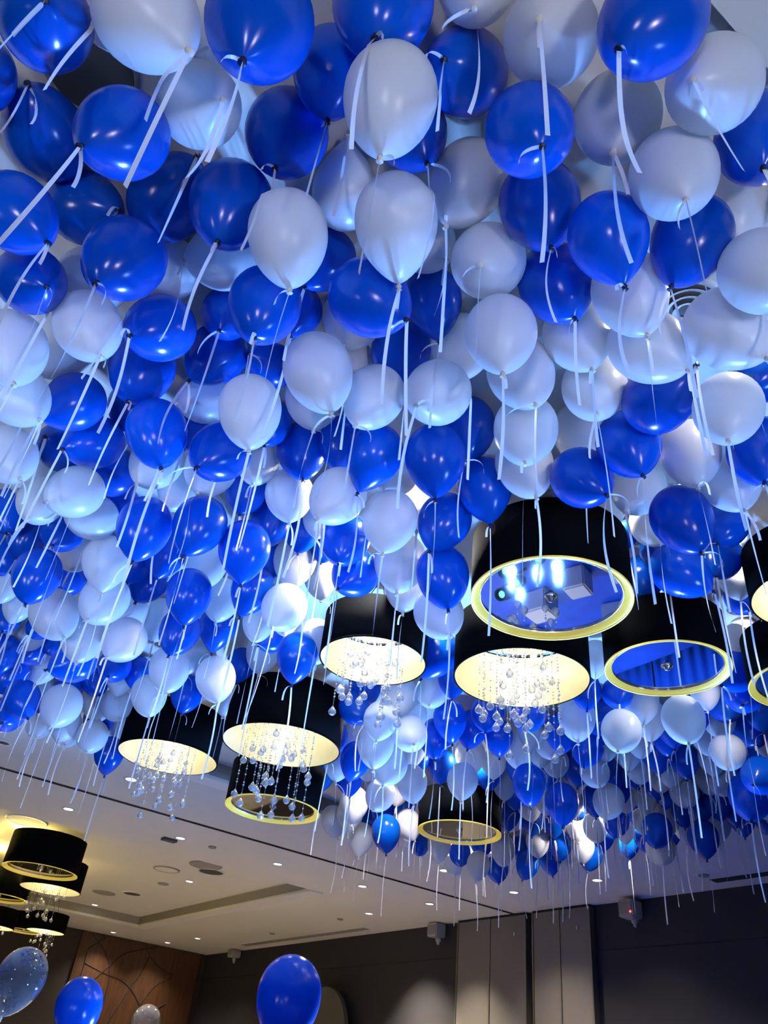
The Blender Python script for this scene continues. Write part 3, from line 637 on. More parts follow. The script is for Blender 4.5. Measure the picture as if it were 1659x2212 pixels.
TABLE = """
b -0.317 1.293 3.606 0.226 0.02 -0.7 -0.71
b -0.491 1.77 3.922 0.229 -0.0 0.0 -1.0
w -0.129 1.108 3.595 0.248 0.62 -0.35 -0.7
w -0.203 1.27 3.873 0.249 -0.28 -0.15 -0.95
w 0.007 1.258 4.014 0.204 -0.0 0.0 -1.0
b 0.099 0.957 3.628 0.265 0.0 -0.0 -1.0
b 0.347 0.829 3.906 0.272 -0.0 0.0 -1.0
b 0.352 1.112 4.02 0.231 0.27 0.29 -0.92
w 0.077 1.291 3.713 0.228 0.21 -0.71 -0.67
b -0.26 1.908 4.02 0.268 -0.46 -0.84 -0.29
b -0.05 1.405 3.567 0.235 -0.38 -0.08 -0.92
b 0.352 1.366 4.02 0.268 -0.0 -0.0 -1.0
w 0.445 0.877 3.6 0.239 0.19 0.34 -0.92
b -0.219 1.887 3.603 0.233 0.66 -0.38 -0.64
b -0.068 2.081 4.02 0.257 0.49 -0.74 -0.46
b 0.153 1.855 4.02 0.271 0.04 -1.0 0.05
b 0.314 1.597 3.859 0.273 0.0 -0.0 -1.0
w 0.618 1.419 4.02 0.224 -0.52 -0.71 0.47
w 0.454 1.39 3.6 0.238 0.37 0.26 -0.89
w 0.672 1.145 3.603 0.241 0.57 0.57 -0.6
b 0.645 1.099 4.008 0.233 0.33 -0.17 -0.93
b 0.668 0.859 4.014 0.244 -0.58 -0.21 -0.79
w 0.53 0.668 4.02 0.212 0.0 -0.0 -1.0
w 0.722 0.582 3.817 0.246 -0.51 -0.25 -0.82
b 0.811 0.355 3.606 0.24 -0.41 0.28 -0.87
w 1.072 0.364 3.677 0.233 -0.64 -0.0 -0.77
w 1.032 0.617 3.854 0.245 -0.11 0.09 -0.99
b 0.791 0.732 3.646 0.233 -0.07 -0.29 -0.95
w 1.167 0.563 3.637 0.234 -0.11 -0.14 -0.98
b 1.359 0.393 3.814 0.246 -0.19 0.03 -0.98
w 0.884 1.081 3.971 0.243 -0.05 0.48 -0.88
b 1.037 0.926 3.808 0.247 0.24 0.01 -0.97
b 1.166 0.788 3.609 0.228 0.39 0.08 -0.92
b 1.416 0.668 3.715 0.234 -0.04 0.51 -0.86
w 1.565 0.602 3.975 0.258 -0.0 -0.0 -1.0
w 1.679 0.408 3.86 0.243 0.0 0.0 -1.0
w 1.55 0.564 3.562 0.232 -0.05 -0.27 -0.96
w 1.062 1.176 3.801 0.246 -0.44 -0.31 -0.84
w 0.94 1.382 4.02 0.214 0.27 -0.45 -0.85
b 1.292 1.099 3.826 0.246 0.28 -0.15 -0.95
b 0.771 1.417 3.597 0.247 0.45 -0.54 -0.71
b 1.115 1.544 4.005 0.223 0.45 0.22 -0.86
w 1.418 0.906 3.699 0.236 0.35 0.01 -0.94
w 1.51 1.197 3.818 0.239 0.2 -0.13 -0.97
w 1.182 1.24 3.599 0.235 0.08 0.03 -1.0
w 1.627 1.008 3.685 0.244 0.37 -0.49 -0.79
w 1.675 0.758 3.588 0.245 0.27 -0.39 -0.88
b 1.856 1.134 3.676 0.247 -0.24 -0.97 -0.05
b 2.23 0.903 3.93 0.246 -0.5 0.14 -0.86
w 1.942 0.932 3.55 0.231 -0.23 0.03 -0.97
w 1.339 1.626 3.99 0.241 0.04 0.02 -1.0
w 1.448 1.416 3.751 0.244 0.16 -0.23 -0.96
w 1.733 1.31 3.792 0.242 -0.18 -0.14 -0.97
w 1.267 1.659 3.697 0.245 -0.56 -0.12 -0.82
w 1.634 1.57 3.696 0.246 -0.07 -0.02 -1.0
w 2.067 1.656 4.02 0.245 0.25 0.14 -0.96
b 1.971 1.356 3.688 0.246 0.03 -0.21 -0.98
w 2.244 1.266 3.759 0.235 0.06 0.01 -1.0
b 2.351 1.044 3.684 0.246 -0.2 -0.01 -0.98
w 2.473 1.248 3.731 0.24 -0.02 -0.18 -0.98
b 1.683 1.981 4.02 0.261 0.0 0.0 -1.0
b 1.479 1.926 3.685 0.246 0.25 0.21 -0.94
b 1.875 2.063 3.833 0.246 0.32 0.12 -0.94
w 1.877 1.818 3.816 0.246 0.2 -0.16 -0.97
b 1.999 1.618 3.687 0.246 0.02 -0.59 -0.81
w 2.47 1.672 3.936 0.246 -0.43 0.14 -0.89
b 2.39 1.441 3.6 0.246 0.2 -0.21 -0.96
b -0.102 2.166 3.657 0.226 0.31 -0.71 -0.64
w 0.072 2.234 3.885 0.247 -0.6 -0.07 -0.8
b 0.111 1.807 3.6 0.25 -0.22 -0.11 -0.97
w 0.277 2.116 4.02 0.244 -0.32 -0.26 -0.91
w 0.422 1.92 4.015 0.242 -0.69 0.03 -0.72
b 0.536 1.663 3.6 0.236 -0.03 -0.06 -1.0
b 0.717 1.671 4.02 0.208 -0.22 0.34 -0.91
b 0.557 2.149 4.02 0.207 -0.12 -0.24 -0.96
b 0.346 2.151 3.761 0.243 -0.5 -0.23 -0.83
w 0.117 2.195 3.632 0.234 0.4 -0.33 -0.85
w -0.064 2.445 3.592 0.256 0.33 -0.24 -0.91
w 0.096 2.788 4.02 0.261 -0.18 -0.0 -0.98
w 0.029 2.712 3.616 0.235 0.59 -0.45 -0.67
b 0.239 2.795 3.782 0.239 -0.49 0.03 -0.87
b 0.399 2.575 3.942 0.273 -0.0 -0.0 -1.0
b 0.627 2.363 4.02 0.246 -0.33 0.29 -0.9
w 0.713 2.642 4.02 0.233 -0.68 -0.11 -0.73
w 0.74 2.122 3.6 0.235 0.27 0.13 -0.96
b 0.84 2.267 4.02 0.193 -0.85 -0.31 -0.43
b 0.76 1.947 4.018 0.2 0.0 0.0 -1.0
w 0.821 1.784 3.6 0.242 0.45 -0.02 -0.89
w 0.945 1.822 4.02 0.237 -0.11 -0.03 -0.99
w 1.074 2.01 4.02 0.177 0.0 0.0 -1.0
w 1.123 1.869 3.74 0.231 -0.27 0.15 -0.95
b 1.188 1.827 4.02 0.244 0.03 0.12 -0.99
w 1.06 2.279 3.993 0.246 0.13 -0.07 -0.99
b 0.54 2.566 3.658 0.246 0.33 -0.11 -0.94
b 0.805 2.501 3.662 0.246 -0.46 -0.21 -0.86
b 0.326 3.363 3.951 0.246 -0.53 -0.71 -0.47
b 0.406 3.003 3.798 0.235 -0.65 -0.16 -0.75
b 0.476 2.937 4.02 0.214 0.31 -0.2 -0.93
w 0.115 3.192 3.668 0.246 0.4 -0.49 -0.77
w 0.278 3.793 4.02 0.229 -0.17 -0.37 -0.91
w 0.699 3.061 3.9 0.246 -0.29 -0.08 -0.95
w 0.922 2.948 3.916 0.248 -0.18 -0.15 -0.97
w 1.102 2.839 4.02 0.213 -0.0 0.0 -1.0
b 1.011 2.571 4.02 0.196 -0.0 0.0 -1.0
w 1.304 2.847 3.918 0.239 0.12 -0.12 -0.99
b 1.216 2.629 4.02 0.238 0.2 -0.06 -0.98
b 1.322 2.433 4.008 0.219 0.07 0.15 -0.99
b 1.336 2.151 3.75 0.236 0.06 0.65 -0.76
w 1.341 2.414 3.683 0.24 -0.41 0.05 -0.91
w 1.589 2.363 3.658 0.246 -0.04 0.08 -1.0
b 1.848 2.295 3.75 0.246 -0.24 0.21 -0.95
b 1.982 2.457 3.596 0.249 0.23 -0.02 -0.97
w 1.659 2.445 4.005 0.199 -0.46 -0.02 -0.89
w 1.862 2.527 4.009 0.251 0.0 -0.0 -1.0
w 1.947 2.761 3.799 0.265 -0.0 -0.0 -1.0
b 1.65 2.834 3.813 0.246 -0.18 -0.2 -0.96
b 1.836 2.987 3.766 0.246 -0.56 -0.13 -0.82
w 2.209 3.059 3.919 0.244 0.17 0.23 -0.96
w 2.212 2.756 3.6 0.253 0.03 -0.5 -0.87
b 0.612 3.464 4.017 0.242 -0.67 -0.02 -0.74
w 0.46 3.355 3.748 0.246 -0.58 -0.25 -0.78
w 0.362 3.654 3.809 0.232 -0.15 -0.38 -0.91
b 0.286 4.231 4.018 0.246 0.16 -0.38 -0.91
w 0.618 3.618 3.82 0.238 -0.8 -0.42 -0.42
b 0.741 3.728 4.02 0.213 -0.41 0.12 -0.9
b 0.564 4.051 3.942 0.246 -0.15 -0.44 -0.89
b 0.442 4.4 4.02 0.219 0.0 -0.0 -1.0
b 0.382 4.622 3.964 0.245 0.38 -0.51 -0.77
w 0.717 4.362 4.02 0.237 0.02 -0.46 -0.89
b 0.761 3.146 3.6 0.249 0.05 0.15 -0.99
b 0.955 2.968 3.616 0.244 -0.13 0.1 -0.99
b 1.201 2.989 3.613 0.246 0.2 0.15 -0.97
b 1.18 3.101 4.02 0.209 -0.0 -0.0 -1.0
b 1.392 3.198 3.988 0.228 -0.0 -0.0 -1.0
w 0.779 3.74 3.691 0.246 0.16 0.03 -0.99
b 0.522 3.992 3.608 0.246 0.03 0.0 -1.0
b 0.801 4.701 4.02 0.215 -0.36 -0.11 -0.93
w 0.53 5.156 4.02 0.157 -0.0 0.0 -1.0
w 0.885 3.95 3.594 0.254 -0.31 -0.28 -0.91
b 1.027 4.184 4.02 0.221 -0.0 0.0 -1.0
b 1.187 4.343 4.013 0.235 -0.23 -0.09 -0.97
w 1.356 3.9 4.019 0.246 -0.14 -0.1 -0.98
b 1.239 3.704 3.685 0.246 0.18 0.18 -0.97
b 1.528 3.546 3.78 0.235 -0.04 0.35 -0.93
w 1.673 3.392 3.971 0.241 0.08 0.08 -0.99
w 1.672 3.402 3.662 0.245 -0.34 -0.23 -0.91
w 1.986 3.979 3.982 0.242 -0.05 -0.22 -0.97
w 1.911 3.506 4.02 0.196 0.39 0.34 -0.85
b 1.753 3.233 4.02 0.154 0.0 0.0 -1.0
w 1.587 3.019 4.013 0.184 0.0 -0.0 -1.0
w 2.141 3.854 3.817 0.247 -0.02 -0.26 -0.96
b 1.984 3.754 3.621 0.235 0.19 0.36 -0.92
b 2.12 4.398 4.02 0.2 -0.63 -0.15 -0.76
w 2.177 4.626 4.02 0.233 0.0 -0.0 -1.0
b 2.126 4.832 3.978 0.204 0.0 0.0 -1.0
w 0.664 5.315 4.02 0.199 0.0 0.0 -1.0
w 0.73 4.348 3.6 0.266 0.39 -0.48 -0.79
w 0.965 4.514 3.6 0.251 -0.0 -0.31 -0.95
w 1.158 4.342 3.6 0.252 -0.4 -0.29 -0.87
w 1.216 4.7 3.955 0.241 -0.62 -0.47 -0.62
b 0.633 5.54 4.02 0.239 0.13 -0.49 -0.86
w 0.86 5.706 4.02 0.233 -0.12 -0.62 -0.78
b 0.881 5.511 4.02 0.182 -0.45 -0.42 -0.79
b 0.736 5.638 3.797 0.245 0.0 -0.0 -1.0
b 0.952 5.922 4.015 0.238 -0.48 -0.33 -0.81
b 1.059 5.742 4.02 0.162 -0.33 -0.46 -0.82
w 1.111 6.138 4.02 0.24 -0.17 -0.02 -0.99
b 1.052 4.89 3.6 0.255 -0.76 -0.17 -0.63
b 1.373 6.306 4.02 0.235 0.15 -0.59 -0.79
b 1.478 5.586 3.966 0.239 -0.25 -0.6 -0.77
b 1.675 5.656 4.02 0.204 0.0 0.0 -1.0
b 1.516 6.127 4.02 0.203 0.22 -0.55 -0.81
w 1.631 5.861 4.02 0.219 -0.0 -0.0 -1.0
w 1.273 6.506 4.018 0.216 0.0 0.0 -1.0
b 0.905 6.107 3.871 0.252 -0.15 -0.06 -0.99
b 0.987 5.787 3.599 0.246 0.36 -0.48 -0.8
w 1.1 7.148 4.02 0.236 -0.0 -0.0 -1.0
b 0.996 6.151 3.587 0.253 -0.18 -0.76 -0.62
b 1.332 6.892 4.02 0.187 0.01 -0.49 -0.87
w 1.238 5.694 3.607 0.281 -0.19 -0.36 -0.91
w 1.503 6.555 3.792 0.246 -0.11 -0.41 -0.9
w 1.695 6.548 4.018 0.247 0.22 -0.47 -0.86
b 1.828 6.857 4.02 0.265 -0.0 0.0 -1.0
w 1.701 6.037 3.869 0.242 0.09 -0.67 -0.73
w 1.714 6.454 3.723 0.246 -0.16 -0.49 -0.86
w 1.978 7.111 4.02 0.249 0.0 -0.0 -1.0
w 1.402 7.017 3.86 0.203 0.01 -0.61 -0.8
w 1.647 6.984 3.86 0.222 -0.1 -0.62 -0.78
b 1.975 6.754 3.732 0.246 0.16 0.23 -0.96
w 2.049 6.89 4.02 0.188 0.0 -0.0 -1.0
b 1.434 4.255 3.743 0.246 -0.14 -0.05 -0.99
b 1.762 4.516 4.011 0.246 0.17 0.38 -0.91
w 1.509 4.478 3.6 0.248 0.03 -0.25 -0.97
w 1.779 4.382 3.6 0.248 0.16 -0.28 -0.95
w 1.826 5.036 4.02 0.238 0.0 -0.0 -1.0
w 1.678 5.251 3.716 0.246 0.17 -0.26 -0.95
b 1.99 5.363 3.876 0.246 -0.06 -0.14 -0.99
w 2.381 5.542 4.02 0.218 0.0 0.0 -1.0
b 2.896 4.483 3.806 0.228 0.04 -0.67 -0.74
b 2.971 4.496 4.02 0.245 0.46 0.44 -0.78
w 2.958 4.235 3.67 0.234 -0.21 -0.16 -0.97
w 3.117 4.242 3.908 0.241 -0.26 -0.19 -0.95
w 3.361 4.201 4.02 0.243 -0.37 -0.34 -0.87
w 3.366 4.442 3.896 0.246 -0.46 -0.3 -0.84
w 3.237 4.269 3.67 0.246 -0.29 -0.68 -0.68
w 3.97 5.198 4.02 0.258 -0.0 -0.0 -1.0
w 3.481 5.337 4.02 0.254 0.0 -0.0 -1.0
w 3.147 4.536 3.645 0.265 -0.0 -0.0 -1.0
w 3.418 4.711 3.6 0.261 -0.37 -0.2 -0.91
b 3.374 5.107 3.723 0.246 -0.02 0.37 -0.93
b 3.679 4.525 3.853 0.246 -0.02 -0.06 -1.0
b 3.605 4.276 3.905 0.246 0.34 0.18 -0.92
b 4.386 5.289 4.019 0.251 0.0 -0.0 -1.0
b 4.165 5.344 4.02 0.209 -0.26 -0.5 -0.83
w 3.91 5.072 3.683 0.246 0.08 -0.15 -0.99
b 3.73 5.723 3.813 0.244 0.08 -0.12 -0.99
w 3.868 5.426 3.641 0.246 -0.47 -0.24 -0.85
w 4.141 6.216 3.789 0.265 -0.0 0.0 -1.0
w 4.436 6.71 3.864 0.265 -0.0 0.0 -1.0
w 4.405 6.959 3.83 0.246 0.36 -0.12 -0.93
b 4.461 6.118 3.6 0.264 0.21 0.12 -0.97
w 4.792 6.993 3.754 0.265 0.0 -0.0 -1.0
b 4.873 6.419 4.02 0.24 -0.25 -0.48 -0.84
b 4.792 6.655 4.014 0.263 -0.0 0.0 -1.0
w 4.749 6.172 3.745 0.246 0.16 -0.45 -0.88
b 5.555 6.987 3.86 0.199 -0.28 -0.45 -0.85
w 5.666 6.797 3.86 0.246 0.18 0.15 -0.97
w 4.163 4.746 3.702 0.246 -0.17 -0.12 -0.98
b 3.852 6.371 4.02 0.243 0.0 0.0 -1.0
b 3.983 4.454 4.005 0.246 -0.12 0.09 -0.99
b 3.807 4.088 3.967 0.246 -0.26 -0.17 -0.95
w 4.384 4.914 4.02 0.258 0.0 0.0 -1.0
b 4.233 4.42 4.011 0.233 0.28 0.2 -0.94
w 4.623 4.879 4.02 0.221 0.0 0.0 -1.0
b 3.835 3.698 3.868 0.246 -0.45 -0.2 -0.87
w 4.356 4.188 4.02 0.203 -0.0 0.0 -1.0
w 4.597 4.217 4.012 0.243 -0.27 -0.39 -0.88
w 4.696 4.409 4.02 0.197 -0.0 -0.0 -1.0
b 4.547 3.789 3.864 0.245 -0.28 0.03 -0.96
w 4.898 4.43 3.988 0.222 -0.29 -0.32 -0.9
w 4.201 3.585 3.933 0.265 0.0 0.0 -1.0
b 4.475 3.603 4.02 0.233 -0.31 -0.13 -0.94
w 4.922 4.05 3.834 0.232 -0.3 -0.47 -0.83
b 4.387 4.245 3.647 0.246 0.25 0.16 -0.95
b 5.148 4.741 4.02 0.194 0.0 -0.0 -1.0
w 5.666 5.478 4.02 0.232 -0.11 -0.31 -0.94
w 5.008 5.14 3.994 0.216 -0.0 0.0 -1.0
b 4.864 4.35 3.645 0.265 -0.0 0.0 -1.0
b 5.725 5.821 4.02 0.23 -0.0 -0.0 -1.0
w 5.996 6.173 3.807 0.247 0.0 -0.0 -1.0
b 6.277 6.805 4.013 0.246 -0.31 -0.6 -0.74
b 6.023 6.864 3.86 0.237 -0.29 -0.46 -0.84
w 6.274 7.245 3.86 0.231 -0.29 -0.48 -0.83
w 6.094 6.643 3.735 0.246 -0.18 0.01 -0.98
b 6.399 6.677 3.768 0.246 -0.18 -0.32 -0.93
b 6.162 5.983 3.682 0.234 -0.08 0.38 -0.92
b 6.684 6.179 3.86 0.232 0.28 0.02 -0.96
b 6.196 6.108 3.86 0.212 0.09 0.33 -0.94
w 6.594 5.855 3.86 0.211 -0.27 -0.28 -0.92
b 6.726 5.653 3.841 0.246 -0.3 0.0 -0.95
w 6.332 5.468 4.02 0.241 0.0 0.0 -1.0
w 6.075 5.032 3.86 0.23 -0.22 -0.27 -0.94
b 6.026 5.202 4.02 0.178 -0.57 -0.46 -0.68
b 6.144 5.607 4.02 0.232 -0.0 -0.01 -1.0
w 6.359 5.905 4.02 0.231 0.0 0.0 -1.0
b 5.342 5.342 4.02 0.207 -0.0 -0.0 -1.0
w 5.397 4.738 4.02 0.213 0.0 -0.0 -1.0
b 4.767 5.096 4.02 0.237 -0.0 -0.0 -1.0
w 3.955 3.02 3.6 0.25 -0.45 -0.14 -0.88
w 4.65 3.304 3.992 0.251 -0.0 0.0 -1.0
w 4.031 2.624 3.6 0.253 -0.22 -0.21 -0.95
w 4.43 3.199 4.02 0.251 -0.0 -0.0 -1.0
b 4.21 3.223 3.999 0.21 -0.45 -0.39 -0.8
w 4.88 3.895 4.02 0.211 -0.0 -0.01 -1.0
w 4.988 3.649 4.02 0.214 0.0 0.0 -1.0
w 5.109 3.866 4.02 0.228 -0.0 -0.0 -1.0
b 5.064 3.463 4.011 0.203 0.0 -0.0 -1.0
b 5.456 3.589 3.988 0.219 0.02 0.03 -1.0
b 5.262 3.698 4.02 0.254 -0.0 -0.0 -1.0
w 5.042 2.994 4.02 0.225 -0.47 -0.16 -0.87
w 5.228 3.235 4.02 0.215 0.0 -0.0 -1.0
b 4.862 2.829 4.02 0.232 -0.43 -0.37 -0.82
b 4.372 2.408 3.818 0.243 -0.62 -0.25 -0.74
w 4.59 2.797 4.02 0.194 -0.0 -0.0 -1.0
w 4.977 2.93 3.747 0.237 -0.52 -0.19 -0.83
b 5.251 2.899 3.984 0.247 -0.43 -0.39 -0.81
b 5.106 2.719 4.02 0.201 0.0 -0.0 -1.0
w 5.548 3.408 3.991 0.216 -0.01 -0.0 -1.0
w 5.886 3.677 4.02 0.25 -0.0 -0.0 -1.0
w 5.747 3.459 3.876 0.235 -0.67 -0.05 -0.74
w 5.769 3.841 3.86 0.234 -0.41 -0.42 -0.81
w 5.688 3.989 4.02 0.217 -0.04 0.07 -1.0
b 5.41 3.068 3.6 0.304 -0.37 -0.09 -0.92
b 5.108 2.801 3.591 0.25 -0.8 -0.13 -0.58
b 5.715 3.103 4.02 0.255 -0.0 -0.0 -1.0
w 5.551 2.946 4.02 0.206 -0.0 -0.0 -1.0
b 6.098 3.754 3.86 0.223 0.0 0.0 -1.0
b 6.14 3.95 3.86 0.182 -0.0 -0.0 -1.0
b 5.838 4.156 4.02 0.207 0.0 0.0 -1.0
b 5.506 4.126 3.98 0.198 -0.25 -0.31 -0.92
b 5.473 4.294 4.02 0.19 0.0 0.0 -1.0
w 5.151 4.115 3.682 0.246 -0.45 -0.08 -0.89
w 6.042 4.416 4.001 0.207 -0.0 -0.0 -1.0
w 5.96 4.579 4.02 0.21 -0.01 -0.02 -1.0
w 6.324 4.58 4.02 0.214 -0.0 -0.0 -1.0
w 6.151 4.566 3.86 0.183 -0.0 -0.0 -1.0
b 6.025 4.741 3.86 0.235 -0.26 0.02 -0.97
b 6.271 4.764 4.02 0.165 0.0 -0.0 -1.0
w 6.316 4.886 3.86 0.182 -0.0 0.0 -1.0
b 5.812 4.169 3.631 0.246 -0.44 -0.14 -0.89
w 6.157 4.403 3.589 0.253 -0.47 -0.36 -0.8
b 6.682 5.136 3.86 0.199 0.0 0.0 -1.0
b 6.559 4.574 3.86 0.201 -0.0 0.0 -1.0
w 6.496 4.365 3.86 0.209 0.0 -0.0 -1.0
b 6.078 3.923 3.595 0.251 -0.12 -0.1 -0.99
w 6.363 4.167 3.86 0.228 0.0 0.0 -1.0
w 6.573 4.081 3.86 0.229 0.0 0.0 -1.0
b 6.609 3.867 3.86 0.209 -0.0 -0.0 -1.0
b 6.645 3.658 3.86 0.221 -0.0 -0.0 -1.0
b 6.149 4.129 3.86 0.201 0.0 -0.0 -1.0
w 2.791 1.845 3.987 0.214 -0.15 -0.29 -0.95
b 3.09 1.619 4.02 0.211 -0.47 0.15 -0.87
b 3.308 1.801 4.02 0.222 -0.44 0.01 -0.9
b 3.055 2.002 4.02 0.187 -0.15 -0.36 -0.92
b 2.92 1.826 3.765 0.246 0.67 -0.5 -0.56
b 3.153 2.183 3.989 0.231 0.0 -0.0 -1.0
b 2.806 1.998 4.02 0.119 0.37 0.44 -0.82
w 2.578 1.929 4.02 0.164 0.0 0.0 -1.0
w 3.541 1.868 4.02 0.18 0.0 0.0 -1.0
b 3.729 1.953 4.02 0.196 -0.39 -0.35 -0.85
w 4.086 2.23 4.02 0.156 -0.22 -0.34 -0.92
b 4.157 2.297 3.842 0.24 -0.7 0.22 -0.68
w 3.735 3.003 4.02 0.198 0.27 0.35 -0.9
b 4.054 3.367 4.02 0.213 -0.0 0.0 -1.0
b 2.754 3.401 3.805 0.249 -0.16 0.59 -0.79
b 3.336 3.947 4.02 0.209 -0.0 -0.0 -1.0
b 2.404 1.996 4.02 0.204 0.0 0.0 -1.0
w 1.094 3.443 4.012 0.24 -0.0 0.0 -1.0
w 0.923 2.745 4.02 0.201 0.0 -0.0 -1.0
b 0.745 2.852 4.02 0.195 -0.0 0.0 -1.0
w 0.91 3.317 4.004 0.221 -0.12 -0.16 -0.98
b 1.124 3.97 4.02 0.243 -0.0 0.0 -1.0
w 1.614 4.18 4.02 0.233 -0.0 -0.0 -1.0
b 1.571 3.576 4.02 0.226 0.43 0.34 -0.84
b 1.59 3.201 4.02 0.195 0.0 -0.0 -1.0
w 1.442 4.729 4.02 0.242 0.0 0.0 -1.0
b 1.795 5.292 4.02 0.204 0.0 -0.0 -1.0
b 1.515 2.858 4.02 0.183 -0.0 0.0 -1.0
w 1.933 4.263 4.02 0.212 -0.0 -0.0 -1.0
b 5.445 5.779 4.02 0.244 -0.0 0.0 -1.0
w 5.888 6.179 4.02 0.24 -0.47 0.12 -0.88
w 6.117 5.807 3.86 0.232 0.0 -0.0 -1.0
b 6.315 5.691 3.86 0.233 -0.0 -0.0 -1.0
w 5.773 5.05 4.014 0.237 -0.0 -0.0 -1.0
b 5.848 4.829 4.02 0.234 0.0 0.0 -1.0
w 5.553 5.156 4.02 0.237 -0.0 0.0 -1.0
b 5.65 4.429 3.993 0.262 -0.0 -0.0 -1.0
w 5.374 3.966 4.02 0.245 -0.0 0.0 -1.0
b 6.056 4.198 4.02 0.215 0.25 0.45 -0.86
w 5.533 3.791 3.999 0.247 -0.0 0.0 -1.0
b 5.959 3.916 4.02 0.255 -0.0 0.0 -1.0
w 6.229 3.882 4.02 0.215 0.43 0.17 -0.89
w 6.088 3.53 3.86 0.206 -0.0 -0.0 -1.0
b 5.856 3.3 4.02 0.236 0.0 -0.0 -1.0
w 6.301 3.468 3.86 0.208 0.0 -0.0 -1.0
b 4.781 4.716 3.992 0.254 0.0 0.0 -1.0
b 5.115 4.399 4.02 0.252 0.0 -0.0 -1.0
b 5.062 4.084 4.02 0.247 0.28 0.08 -0.96
w 5.385 6.116 4.02 0.25 -0.0 0.0 -1.0
b 5.097 6.278 4.02 0.25 -0.0 -0.0 -1.0
w 4.549 6.108 4.02 0.247 0.0 0.0 -1.0
b 5.022 7.191 4.02 0.263 -0.0 -0.0 -1.0
b 6.501 4.809 3.86 0.222 -0.0 0.0 -1.0
b 6.283 5.119 3.86 0.225 0.0 -0.0 -1.0
w 6.218 4.333 3.86 0.217 0.04 -0.03 -1.0
b 6.324 3.754 3.86 0.203 -0.0 -0.0 -1.0
b 5.943 5.715 4.013 0.236 -0.0 0.0 -1.0
w 6.504 5.561 3.86 0.232 0.0 0.0 -1.0
w 3.775 5.495 3.924 0.261 -0.08 0.06 -0.99
w 3.517 5.585 3.872 0.265 0.0 0.0 -1.0
b 3.244 5.307 3.912 0.265 -0.0 0.0 -1.0
w 4.474 4.433 3.996 0.26 -0.0 -0.0 -1.0
b 4.487 3.992 4.02 0.254 0.0 -0.0 -1.0
b 4.898 3.288 4.012 0.245 -0.0 -0.0 -1.0
b 4.826 3.062 4.02 0.232 0.0 -0.0 -1.0
"""
BAL = []
for ln in TABLE.strip().splitlines():
    q = ln.split()
    BAL.append((q[0], Vector([float(v) for v in q[1:4]]), float(q[4]), Vector([float(v) for v in q[5:8]])))
ORD = ['first', 'second', 'third', 'fourth', 'fifth', 'sixth', 'seventh', 'eighth', 'ninth', 'tenth', 'eleventh', 'twelfth', 'thirteenth', 'fourteenth', 'fifteenth', 'sixteenth', 'seventeenth', 'eighteenth', 'nineteenth', 'twentieth']
LAND = [(1190, 1230, 'big blue-mirrored drum lamp'), (1126, 1440, 'crystal drum under the big mirrored one'), (1442, 1400, 'smaller blue-mirrored drum lamp'),
        (805, 1380, 'highest crystal drum lamp'), (607, 1560, 'crystal drum over the black-mirrored drum'), (362, 1590, 'crystal drum next to bare ceiling'),
        (992, 1770, 'brown-mirrored drum lamp'), (1640, 1220, 'drum lamps cut by the edge'), (0, 0, 'top left photo corner'), (1640, 30, 'white ceiling corner'),
        (0, 900, 'midpoint of the left photo edge'), (1659, 800, 'midpoint of the right photo edge'), (843, 213, 'lowest white balloon at top centre'),
        (880, 1090, 'white glow over the crystal drums'), (1270, 1785, 'cream glow near the folding panels'), (190, 1590, 'white glow by the bare ceiling'),
        (0, 1560, 'spot where the canopy leaves the photo'), (829, 700, 'photo centre'), (1659, 1850, 'ceiling strip at the lower right edge')]
DIRS = ['right of', 'down-right of', 'below', 'down-left of', 'left of', 'up-left of', 'above', 'up-right of']
PX = [project(b[1]) for b in BAL]
def octant(i, l):
    a = math.atan2(PX[i][1] - l[1], PX[i][0] - l[0])
    return int(round(a / (PI / 4))) % 8
HERO = {12: 'bright white balloon hanging lowest at top centre, its ribbon straight below the knot'}
LABELS = {}
for i, bl in enumerate(BAL):
    best = None
    for l in LAND:
        o = octant(i, l); d = math.hypot(PX[i][0] - l[0], PX[i][1] - l[1])
        rank = sum(1 for j, c in enumerate(BAL) if c[0] == bl[0] and octant(j, l) == o and math.hypot(PX[j][0] - l[0], PX[j][1] - l[1]) < d - 1e-6)
        sc = d + 60 * rank
        if d > 15 and (best is None or sc < best[0]): best = (sc, rank, DIRS[o], l[2])
    sz = bl[2] * FPX / (CR.transposed() @ (bl[1] - CAM)).z * -1
    adj = 'large ' if sz > 150 else ('small ' if sz < 62 else '')
    LABELS[i] = HERO.get(i) or '%s%s balloon, %s one %s the %s' % (adj, 'blue' if bl[0] == 'b' else 'white', ORD[best[1]], best[2], best[3])
DOWN = Vector((0, 0, -1))
for i, (c, pos, D, k) in enumerate(BAL):
    r = root('blue_balloon' if c == 'b' else 'white_balloon', pos, LABELS[i], 'balloon', 'blue balloons of the ceiling canopy' if c == 'b' else 'white balloons of the ceiling canopy')
    k = k.normalized()
    q = DOWN.rotation_difference(k)
    put('skin', SKIN[c, (i * 7) % 3], r, (0, 0, 0), q, D)
    put('knot', SKIN[c, 'knot'], r, k * (D * 0.765), q, D)
    kp = pos + k * (D * 0.80)
    obs = [(b[1] + b[3] * (b[2] * ko), b[2] * kr + 0.006) for q, b in enumerate(BAL) for ko, kr in ((0, 0.5), (0.25, 0.445), (0.47, 0.33), (0.65, 0.17)) if q != i and abs(b[1].x - kp.x) < 0.3 and abs(b[1].y - kp.y) < 0.3 and b[1].z < kp.z + 0.1]
    put('ribbon', ribbon_mesh(kp, i, obs, DRUM_AT, i), r, k * (D * 0.80))

